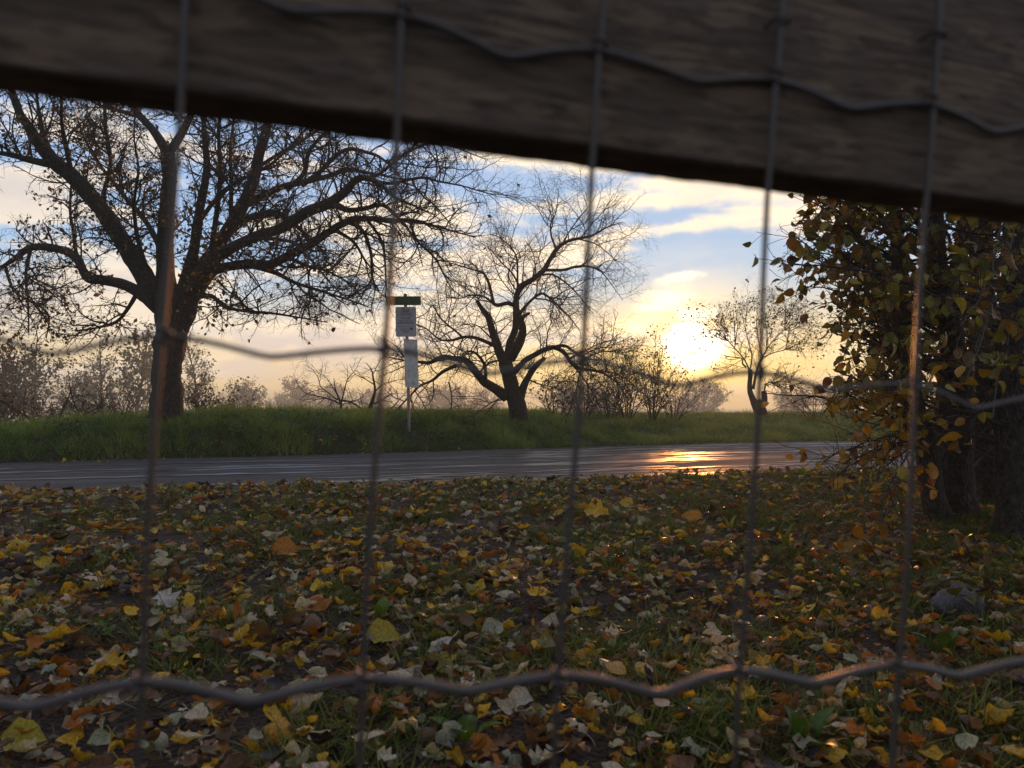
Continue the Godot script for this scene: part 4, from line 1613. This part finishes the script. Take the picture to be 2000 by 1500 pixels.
	grow(shoots.slice(0, 78), cfg, r, tw, spots)
	cfg.leaf = 0.125
	grow(shoots.slice(78), cfg, r, tw, spots)
	part("branches", tw.mesh(), mats.twig, o).set_meta("kind", "stuff")
	var meshes := [leaf_shape(0, 0.25, -0.25, 0.2, 0.2), leaf_shape(0, 0.5, -0.4, -0.4, 0.2), leaf_shape(0, -0.2, -0.5, 0.3, 0.2)]
	var pal := [Color(0.42, 0.33, 0.04), Color(0.30, 0.28, 0.035), Color(0.19, 0.19, 0.03), Color(0.46, 0.27, 0.03), Color(0.26, 0.13, 0.025), Color(0.14, 0.16, 0.03), Color(0.14, 0.08, 0.025)]
	var eye := Vector3(0, EYE, 0)
	var all := []
	for p in spots:
		var w: Vector3 = p + base
		if w.y < 0.95 and w.x > 2.6 and r.randf() < 0.8:
			continue      # the lower stems are bare
		all.append([w.distance_to(eye), p])
	all.sort_custom(func(a, b): return a[0] < b[0])
	var tr := [[], [], []]
	var cs := [[], [], []]
	# the nearest that stand in view are leaves of their own
	var single := 0
	for k in all.size():
		var p: Vector3 = all[k][1]
		var w := p + base
		var d := (rnd_dir(r) * 0.9 + Vector3.DOWN * 0.75).normalized()
		var b := Basis.looking_at(d, rnd_dir(r))
		b = Basis(-b.z, b.y, b.x) * Basis.from_scale(Vector3.ONE * r.randf_range(0.045, 0.092))
		var low := w.y < 0.95 and w.y > 0.3 and w.x < 3.2
		var pick: int = r.randi() % pal.size()
		if low:
			pick = [0, 3, 0, 3, 4][r.randi() % 5]
		var sx := (w.x / -w.z) * FOC + 1000.0
		var sy := 800.0 - (w.y - EYE) / -w.z * FOC
		var m := r.randi() % 3
		if single < 290 and sx > 1500 and sx < 2000 and sy > 330 and sy < 1100:
			var lf := part("leaf", meshes[m], leaf_material(pal[pick].r, pal[pick].g, pal[pick].b), o)
			lf.transform = Transform3D(b, p)
			single += 1
		else:
			tr[m].append(Transform3D(b, p))
			cs[m].append(jitter_color(r, pal[pick]))
	for m in 3:
		scatter("foliage", meshes[m], mats.leaf, tr[m], cs[m], o)


# ------------------------------------------------------------------ grass

func tuft(seed_: int, blades: int, tall: float, broad: float, lean: float) -> ArrayMesh:
	var r := RandomNumberGenerator.new()
	r.seed = seed_
	var s := Soup.new()
	for k in blades:
		var a := r.randf() * TAU
		var out := Vector3(cos(a), 0, sin(a))
		var side := Vector3(-out.z, 0, out.x).rotated(Vector3.UP, r.randf_range(-0.8, 0.8))
		var p := out * r.randf_range(0.0, 0.035) + Vector3(0, -0.01, 0)
		var h := tall * r.randf_range(0.45, 1.15)
		var dir := (Vector3.UP + out * r.randf_range(0.1, lean)).normalized()
		var b := s.v.size()
		var w := broad * r.randf_range(0.7, 1.2)
		for q in 4:
			var t := q / 3.0
			var ww := w * (1.0 - t * t) + 0.0003
			s.v.append(p - side * ww)
			s.v.append(p + side * ww)
			p += dir * h / 3.0
			dir = (dir + out * 0.28 * lean + Vector3.DOWN * 0.12 * lean).normalized()
		for q in 3:
			s.idx.append_array(PackedInt32Array([b, b + 2, b + 1, b + 1, b + 2, b + 3]))
			b += 2
	s.smooth()
	return s.mesh()


func build_grass() -> void:
	var r := RandomNumberGenerator.new()
	r.seed = 606
	var tufts := [tuft(1, 9, 0.11, 0.0022, 0.7), tuft(2, 8, 0.15, 0.0024, 0.9), tuft(3, 10, 0.08, 0.002, 0.6)]
	# the bank beyond the road
	var tr := [[], [], []]
	var cs := [[], [], []]
	var made := 0
	while made < 52000:
		var x := r.randf_range(-13.0, 15.5)
		var s := pow(r.randf(), 1.25) * 8.5
		var z := far_edge(x) - 0.02 - s
		made += 1
		var n := fine.get_noise_2d(x * 0.8, z * 0.8)
		if r.randf() > 0.75 + n * 0.9:
			continue
		var sc := r.randf_range(0.6, 1.4) * (1.0 + 0.9 * n) * (1.7 if r.randf() < 0.05 else 1.0) * (1.25 if x < 1.0 else 0.95)
		var k := r.randi() % 3
		var b := Basis(Vector3.UP, r.randf() * TAU) * Basis.from_scale(Vector3(1.7, sc * 1.15, 1.7))
		tr[k].append(Transform3D(b, Vector3(x, height(x, z), z)))
		var c := Color(0.07, 0.15, 0.02).lerp(Color(0.26, 0.31, 0.08).lerp(Color(0.32, 0.29, 0.09), clampf(x * 0.12, 0.0, 0.8)), clampf(0.45 + n * 1.3 + r.randf_range(-0.35, 0.35), 0.0, 1.0))
		cs[k].append(jitter_color(r, c))
	var o := thing("bank_grass", "long dewy green grass covering the bank beyond the road", "grass", Vector3.ZERO)
	o.set_meta("kind", "stuff")
	for k in 3:
		scatter("tufts", tufts[k], mats.grass, tr[k], cs[k], o)
	# broad low weeds on the left part of the bank
	tr = [[]]
	cs = [[]]
	for k in 9000:
		var x := r.randf_range(-9.5, 0.5)
		var s := r.randf_range(0.02, 2.6)
		var z := far_edge(x) - s
		var n := fine.get_noise_2d(x * 1.1 + 40.0, z * 1.1)
		if n < -0.05:
			continue
		var y := height(x, z) + r.randf_range(0.01, 0.11)
		var b := Basis(rnd_dir(r), r.randf_range(0.0, 0.9)) * Basis(Vector3.UP, r.randf() * TAU) * Basis.from_scale(Vector3.ONE * r.randf_range(0.04, 0.085))
		tr[0].append(Transform3D(b, Vector3(x, y, z)))
		cs[0].append(jitter_color(r, Color(0.06, 0.12, 0.02).lerp(Color(0.11, 0.17, 0.03), r.randf())))
	var o3 := thing("bank_weeds", "dark broad leaved weeds on the shaded bank under the big tree", "weeds", Vector3.ZERO)
	o3.set_meta("kind", "stuff")
	scatter("leaves", small_leaf(), mats.leaf, tr[0], cs[0], o3)
	# the verge this side of the road
	tr = [[], [], []]
	cs = [[], [], []]
	for k in 36000:
		var z := -r.randf_range(1.2, 10.5)
		var x := r.randf_range(-0.78, 0.78) * -z + r.randf_range(-0.4, 0.4)
		if z < near_edge(x) + 0.12:
			continue
		var n := fine.get_noise_2d(x * 0.9 + 20.0, z * 0.9)
		if r.randf() > 0.36 + n * 1.1 + 0.07 * x - 0.06 * (z + 5.0):
			continue
		var kk := r.randi() % 3
		var sc := r.randf_range(0.35, 0.85)
		var b := Basis(Vector3.UP, r.randf() * TAU) * Basis.from_scale(Vector3(1.0, sc, 1.0))
		tr[kk].append(Transform3D(b, Vector3(x, height(x, z), z)))
		cs[kk].append(jitter_color(r, Color(0.045, 0.095, 0.010).lerp(Color(0.17, 0.16, 0.03), r.randf())))
	var o2 := thing("verge_grass", "thin green grass growing through the fallen leaves on the near verge", "grass", Vector3.ZERO)
	o2.set_meta("kind", "stuff")
	for k in 3:
		scatter("tufts", tufts[k], mats.grass, tr[k], cs[k], o2)


# ------------------------------------------------------------------ fallen leaves

func build_fallen_leaves() -> void:
	var r := RandomNumberGenerator.new()
	r.seed = 707
	var meshes := [leaf_shape(0, 0.35, 0.5, 0.5, 0.35, 0.5, 1), leaf_shape(1, 0.4, 0.8, -0.6, 0.4, 0.6, 2), leaf_shape(2, 0.7, 0.9, 0.9, 0.3, 0.7, 3), leaf_shape(3, 0.5, 0.7, 0.6, 0.5, 0.8, 4), leaf_shape(0, 1.1, 1.3, 1.1, 0.3, 1.0, 5), leaf_shape(1, -0.4, -0.9, 0.6, 0.4, 0.6, 6), leaf_shape(0, -0.5, -1.1, 0.9, 0.0, 0.8, 7),
		leaf_shape(1, 1.0, 0.3, 1.4, 0.5, 1.3, 8), leaf_shape(3, -0.3, -0.6, -0.8, 0.4, 1.4, 9), leaf_shape(2, 1.3, -0.8, -1.2, 0.2, 1.0, 10), leaf_shape(0, 0.1, 0.15, 0.2, 0.4, 1.5, 11)]
	# colour kinds: [label word, linear colour, share]
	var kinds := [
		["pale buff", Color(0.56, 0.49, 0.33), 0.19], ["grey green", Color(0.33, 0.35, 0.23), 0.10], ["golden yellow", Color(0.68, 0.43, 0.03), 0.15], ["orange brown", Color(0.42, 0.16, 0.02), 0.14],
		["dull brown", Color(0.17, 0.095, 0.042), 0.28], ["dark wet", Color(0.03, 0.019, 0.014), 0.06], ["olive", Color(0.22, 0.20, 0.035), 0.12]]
	var spots := []
	for k in 52000:
		var z := -r.randf_range(1.1, 10.8)
		var x := r.randf_range(-0.80, 0.80) * -z + r.randf_range(-0.3, 0.3)
		# even spread over the ground, not over the view
		if r.randf() > absf(z) / 10.8:
			continue
		if z < near_edge(x) + 0.02:
			continue
		if r.randf() < 0.10 * (x + 0.6) + 0.12 * fine.get_noise_2d(x * 0.7 + 90.0, z * 0.7):
			continue
		spots.append([x, z])
	# even cover near the lens too
	for k in 4200:
		var z := -r.randf_range(1.1, 4.2)
		spots.append([r.randf_range(-0.8, 0.8) * -z, z])
	# blown over the asphalt and into the far gutter
	for k in 260:
		var x := r.randf_range(-9.0, 14.0)
		spots.append([x, near_edge(x) - absf(r.randfn(0.0, 0.7))])
	for k in 650:
		var x := r.randf_range(-9.0, 15.0)
		spots.append([x, far_edge(x) + r.randfn(-0.05, 0.28)])
	var eye := Vector3(0, EYE, 0)
	var items := []
	for s in spots:
		var x: float = s[0]
		var z: float = s[1]
		var road := z < near_edge(x) and z > far_edge(x)
		var y := (road_point(x, inverse_lerp(near_edge(x) + 0.25, far_edge(x) - 0.15, z)).y + 0.006 if road else height(x, z)) + r.randf_range(0.004, 0.020 if road else 0.055)
		var n := fine.get_noise_2d(x * 0.5 + 60.0, z * 0.5)
		var pick := r.randf()
		var kind := 0
		for q in kinds.size():
			pick -= kinds[q][2] * (1.0 + (n * 1.2 if q in [2, 3] else 0.0))
			if pick <= 0.0:
				kind = q
				break
			kind = 4
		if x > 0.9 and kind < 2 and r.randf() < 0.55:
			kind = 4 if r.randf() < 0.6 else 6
		var tilt := r.randf_range(0.0, 0.6) if r.randf() < 0.8 else r.randf_range(0.4, 1.1)
		var die := r.randf()
		var sz := r.randf_range(0.016, 0.04) if die < 0.45 else (r.randf_range(0.038, 0.068) if die < 0.88 else r.randf_range(0.064, 0.092))
		if die < 0.45 and r.randf() < 0.55:
			kind = 4 if r.randf() < 0.75 else 6
		var b := Basis(Vector3(r.randf_range(-1, 1), 0, r.randf_range(-1, 1)).normalized(), tilt) * Basis(Vector3.UP, r.randf() * TAU) * Basis.from_scale(Vector3.ONE * sz)
		var p := Vector3(x, y, z)
		var px := x / -z * FOC + 1000.0
		var py := 800.0 + (EYE - y) / -z * FOC
		var seen := px > 5 and px < 1995 and py < 1490
		items.append([p.distance_to(eye) / sz if seen else 1e6, Transform3D(b, p), kind, r.randi() % meshes.size()])
	items.sort_custom(func(a, b): return a[0] < b[0])
	for k in 278:
		var it: Array = items[k]
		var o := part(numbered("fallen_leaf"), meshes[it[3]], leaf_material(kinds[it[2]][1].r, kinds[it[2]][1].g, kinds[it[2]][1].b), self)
		o.transform = it[1]
		var at: Vector3 = it[1].origin
		var px := at.x / -at.z * FOC + 1000.0
		var py := 800.0 + (EYE - at.y) / -at.z * FOC
		var zone := "left of wire one"
		var zones := [[300.0, "between wires one and two"], [720.0, "between wires two and three"], [1095.0, "between wires three and four"], [1450.0, "between wires four and five"], [1740.0, "right of wire five"]]
		for q in zones:
			if px > q[0]:
				zone = q[1]
		var rowname := "below lower wire" if py > 1340.0 else ("just above lower wire" if py > 1200.0 else "well above lower wire")
		var flat: float = it[1].basis.y.normalized().y
		var pose := "flat" if flat > 0.93 else ("tilted" if flat > 0.75 else "upturned")
		tag(o, "%s %s %s fallen leaf %s, %s" % [pose, kinds[it[2]][0], ["oval", "heart shaped", "narrow", "lobed", "curled", "domed", "bent oval", "twisted", "ragged lobed", "rolled", "ragged oval"][it[3]], rowname, zone], "leaf", "fallen leaves on the near verge")
	var tr := []
	var cs := []
	for m in meshes.size():
		tr.append([])
		cs.append([])
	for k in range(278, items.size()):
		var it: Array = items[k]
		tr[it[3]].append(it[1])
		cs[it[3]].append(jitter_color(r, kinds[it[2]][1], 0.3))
	var o2 := thing("leaf_litter", "carpet of yellow, brown and pale autumn leaves covering the verge", "leaves", Vector3.ZERO)
	o2.set_meta("kind", "stuff")
	for m in meshes.size():
		scatter("leaves", meshes[m], mats.leaf, tr[m], cs[m], o2)


func build_marked_leaves() -> void:
	# the leaves that catch the eye: [px, py, width px, colour, shape, label]
	var r := RandomNumberGenerator.new()
	r.seed = 919
	var rows := [
		[860, 1275, 55, Color(0.72, 0.69, 0.66), 2, "white upturned narrow leaf in the middle of the verge"],
		[50, 1465, 72, Color(0.46, 0.38, 0.03), 1, "big yellow green leaf in the lower left corner"],
		[555, 1440, 66, Color(0.58, 0.29, 0.02), 5, "large orange yellow domed leaf at the lower edge"],
		[155, 1425, 58, Color(0.50, 0.44, 0.32), 3, "pale buff lobed leaf above the lower left yellow leaf"],
		[325, 1182, 52, Color(0.62, 0.60, 0.52), 3, "whitish lobed leaf right beside the first upright wire"],
		[957, 1243, 48, Color(0.36, 0.38, 0.24), 1, "smooth grey green heart shaped leaf above the white upturned leaf"],
		[1020, 1382, 44, Color(0.60, 0.57, 0.44), 1, "cream heart shaped leaf under the lower wire"],
		[212, 1372, 52, Color(0.50, 0.46, 0.34), 1, "pale fan shaped leaf under the lower wire"],
		[1246, 1422, 34, Color(0.55, 0.40, 0.03), 0, "small bright yellow leaf below the lower wire"],
		[752, 1255, 62, Color(0.40, 0.33, 0.03), 1, "large olive yellow leaf beside the small bright green weed"],
		[558, 1082, 52, Color(0.50, 0.21, 0.02), 0, "large orange leaf halfway up the verge"],
		[816, 1058, 38, Color(0.56, 0.24, 0.02), 5, "rounded orange leaf right of the second upright wire"],
		[1352, 1014, 42, Color(0.52, 0.28, 0.02), 0, "smooth orange oval leaf left of the upright green leaf"],
		[1165, 1005, 50, Color(0.66, 0.42, 0.02), 3, "golden lobed leaf near the third upright wire"],
		[1222, 990, 28, Color(0.60, 0.44, 0.03), 1, "yellow heart shaped leaf right of the golden lobed leaf"],
		[80, 1108, 34, Color(0.66, 0.45, 0.02), 1, "bright yellow round leaf left on the verge"],
		[36, 1074, 42, Color(0.62, 0.42, 0.02), 8, "bright yellow ragged leaf at the left edge"],
		[26, 1106, 52, Color(0.045, 0.018, 0.014), 5, "dark maroon domed leaf at the left edge"],
		[1165, 1208, 32, Color(0.62, 0.44, 0.02), 7, "yellow folded leaf right of the third upright wire"],
		[350, 1275, 56, Color(0.34, 0.34, 0.12), 0, "olive oval leaf right of the first upright wire"],
		[1140, 1292, 56, Color(0.54, 0.28, 0.02), 10, "long golden leaf resting just above the lower wire"],
		[945, 1480, 58, Color(0.44, 0.18, 0.02), 1, "large rusty leaf with yellow rim at the lower edge"],
	]
	var shapes := {0: leaf_shape(0, 0.25, -0.3, 0.3, 0.35, 0.4, 21), 1: leaf_shape(1, 0.25, -0.35, 0.3, 0.6, 0.5, 22), 2: leaf_shape(2, 0.5, 0.4, 0.4, 0.25, 0.4, 23), 3: leaf_shape(3, 0.3, -0.3, 0.4, 0.5, 0.6, 24), 5: leaf_shape(1, -0.45, -0.7, 0.2, 0.0, 0.4, 25), 7: leaf_shape(1, 1.0, 0.3, 0.8, 0.4, 0.8, 26), 8: leaf_shape(3, -0.3, -0.5, 0.3, 0.3, 1.2, 27), 10: leaf_shape(2, 0.4, -0.4, 0.3, 0.2, 0.7, 28)}
	for q in rows:
		var foot := on_verge(q[0], q[1] + q[2] * 0.25)
		var dist := -foot.z
		var sz: float = q[2] * 1.05 / FOC * dist
		var lean := r.randf_range(0.45, 0.85)
		var n := (Vector3.UP * cos(lean) + Vector3(-foot.x, 0, -foot.z).normalized() * sin(lean) + rnd_dir(r) * 0.12).normalized()
		var along_x := Vector3(cos(r.randf_range(-0.9, 0.9)), 0, 0).rotated(Vector3.UP, r.randf_range(-0.8, 0.8))
		along_x = (along_x * (1.0 if r.randf() < 0.5 else -1.0)).slide(n).normalized()
		var side := along_x.cross(n).normalized()
		var o := part(numbered("fallen_leaf"), shapes[q[4]], leaf_material(q[3].r, q[3].g, q[3].b), self)
		var up_shift := sz * 0.34 * sin(lean) + 0.022
		o.transform = Transform3D(Basis(along_x * sz, n * sz, side * sz), foot + Vector3(0, up_shift, 0) - along_x * sz * 0.5)
		tag(o, q[5], "leaf", "fallen leaves on the near verge")


# ------------------------------------------------------------------ weeds, stone, twigs near the hedge

func on_verge(px: float, py: float) -> Vector3:
	# where that line of sight meets the verge
	var d := (P(px, py, 1.0) - Vector3(0, EYE, 0))
	var t := 1.0
	while t < 12.0:
		var p := Vector3(0, EYE, 0) + d * t
		if p.y <= height(p.x, p.z):
			return Vector3(p.x, height(p.x, p.z), p.z)
		t += 0.02
	return Vector3(0, EYE, 0) + d * 8.0


func build_small_plants() -> void:
	var r := RandomNumberGenerator.new()
	r.seed = 808
	# stone under the hedge tree
	var at := on_verge(1872, 1205)
	var s := Soup.new()
	var rings := 14
	var seg := 20
	for i in rings + 1:
		var th := PI * i / rings
		for j in seg:
			var ph := TAU * j / seg
			var d := Vector3(sin(th) * cos(ph), cos(th), sin(th) * sin(ph))
			var q := 1.0 + 0.35 * fine.get_noise_3d(d.x * 1.3 + 5.0, d.y * 1.3, d.z * 1.3) + 0.08 * fine.get_noise_3d(d.x * 5.0, d.y * 5.0, d.z * 5.0)
			s.v.append(d * q * Vector3(0.092, 0.075, 0.085))
	for i in rings:
		for j in seg:
			var p0 := i * seg + j
			var p1 := i * seg + (j + 1) % seg
			s.idx.append_array(PackedInt32Array([p0, p0 + seg, p1, p1, p0 + seg, p1 + seg]))
	s.smooth()
	var sm := StandardMaterial3D.new()
	sm.albedo_texture = tinted(noise_image(81, 0.05, 256, 256, 5), [[0.0, Color(0.025, 0.025, 0.027)], [0.5, Color(0.06, 0.06, 0.064)], [1.0, Color(0.12, 0.12, 0.125)]])
	sm.uv1_triplanar = true
	sm.uv1_scale = Vector3.ONE * 5.0
	sm.roughness = 0.9
	var st := part("stone", s.mesh(), sm, self)
	st.position = at + Vector3(0, 0.035, 0)
	tag(st, "rounded grey stone half buried in leaves under the hedge tree", "stone")
	# green weeds: [px, py of the foot, leaves, size, colour, label]
	var plants := [
		[1568, 935, 7, 0.13, Color(0.16, 0.24, 0.03), "bright green broad leaved weed at the road edge left of the golden branch"],
		[1510, 930, 5, 0.10, Color(0.15, 0.21, 0.03), "smaller green weed at the road edge behind the fourth upright wire"],
		[1425, 1045, 2, 0.12, Color(0.24, 0.30, 0.04), "single upright yellow green leaf standing out of the litter"],
		[1533, 1090, 2, 0.17, Color(0.12, 0.20, 0.03), "tall narrow green blade plant beside the fourth upright wire"],
		[1390, 1160, 4, 0.06, Color(0.08, 0.15, 0.025), "small green seedling with paired leaves on the verge"],
		[745, 1215, 4, 0.08, Color(0.12, 0.22, 0.02), "small bright green weed right of the second upright wire"],
		[905, 1450, 4, 0.10, Color(0.11, 0.20, 0.02), "green broad leaf weed at the lower edge of the picture"],
		[210, 1245, 4, 0.06, Color(0.11, 0.20, 0.02), "small green weed left of the first upright wire"],
		[1845, 1290, 5, 0.11, Color(0.05, 0.12, 0.02), "green broad leaved weed below the grey stone"],
		[1570, 1470, 5, 0.10, Color(0.06, 0.14, 0.02), "green broad leaved weed near the lower right upright wire"],
		[15, 1245, 4, 0.06, Color(0.10, 0.18, 0.02), "small green weed at the left edge of the verge"],
	]
	var lm := [leaf_shape(2, 0.35, -0.5, 0.3, 0.3), leaf_shape(0, 0.3, -0.5, -0.2, 0.3)]
	for q in plants:
		var foot := on_verge(q[0], q[1])
		var o := thing("green_weed", q[5], "weed", foot)
		for k in q[2]:
			var a: float = TAU * k / q[2] + r.randf_range(-0.5, 0.5)
			var up := r.randf_range(0.35, 1.2) if q[2] > 2 else r.randf_range(1.2, 1.5)
			var d := Vector3(cos(a), tan(up), sin(a)).normalized()
			var side := d.cross(Vector3.UP).normalized()
			var n := side.cross(d).normalized()
			var sz: float = q[3] * r.randf_range(0.7, 1.1)
			var lf := part("leaf", lm[k % 2], leaf_material(q[4].r, q[4].g, q[4].b), o)
			lf.transform = Transform3D(Basis(d * sz, n * sz, side * sz * (0.6 if q[2] <= 2 else 0.9)), d * sz * 0.28)
	# leafy shoots at the foot of the hedge tree
	var shoots := [
		[1700, 1085, 0.42, 9, Color(0.26, 0.15, 0.02), "golden leafed shoot lying over the litter below the golden branch"],
		[1880, 1075, 0.45, 10, Color(0.24, 0.15, 0.025), "sunlit yellow leaved shoot before the hedge tree stems"],
		[1760, 1130, 0.40, 11, Color(0.10, 0.11, 0.03), "dull green leaved shoot right of the fifth upright wire"],
		[1900, 1150, 0.45, 11, Color(0.11, 0.12, 0.03), "green leaved shoot hanging over the grey stone"],
		[1960, 1190, 0.40, 9, Color(0.10, 0.10, 0.02), "low green leaved shoot at the right edge beside the stone"],
	]
	var sl := [leaf_shape(0, 0.25, -0.3, 0.2, 0.15), leaf_shape(0, 0.4, -0.45, -0.3, 0.15)]
	for q in shoots:
		var foot := on_verge(q[0] + 20.0, q[1] + 20.0)
		var o := thing("leafy_shoot", q[5], "shoot", foot)
		var p := Vector3(0, -0.02, 0)
		var dir := Vector3(r.randf_range(-0.5, 0.2), 1.0, r.randf_range(-0.1, 0.4)).normalized()
		var bp := PackedVector3Array()
		var br := PackedFloat32Array()
		for k in 8:
			bp.append(p)
			br.append(lerpf(0.0045, 0.0018, k / 7.0))
			dir = (dir + Vector3(-0.20, -0.16, 0.10) + rnd_dir(r) * 0.15).normalized()
			p += dir * q[2] / 7.0
		var ts := Soup.new()
		ts.tube(bp, br, 6, 0.0, null, true)
		part("stem", ts.mesh(), mats.twig, o)
		for k in q[3]:
			var t := lerpf(1.5, 7.0, k / float(q[3]))
			var i := mini(int(t), 6)
			var c := bp[i].lerp(bp[i + 1], t - i)
			var d := (rnd_dir(r) * Vector3(1, 0.4, 1) + Vector3(0, -0.15, 0)).normalized()
			var b := Basis.looking_at(d, Vector3.UP + rnd_dir(r) * 0.4)
			b = Basis(-b.z, b.y, b.x) * Basis.from_scale(Vector3.ONE * r.randf_range(0.07, 0.10))
			var cc := jitter_color(r, q[4], 0.15)
			var lf := part("leaf", sl[k % 2], leaf_material(snappedf(cc.r, 0.02), snappedf(cc.g, 0.02), snappedf(cc.b, 0.01)), o)
			lf.transform = Transform3D(b, c)
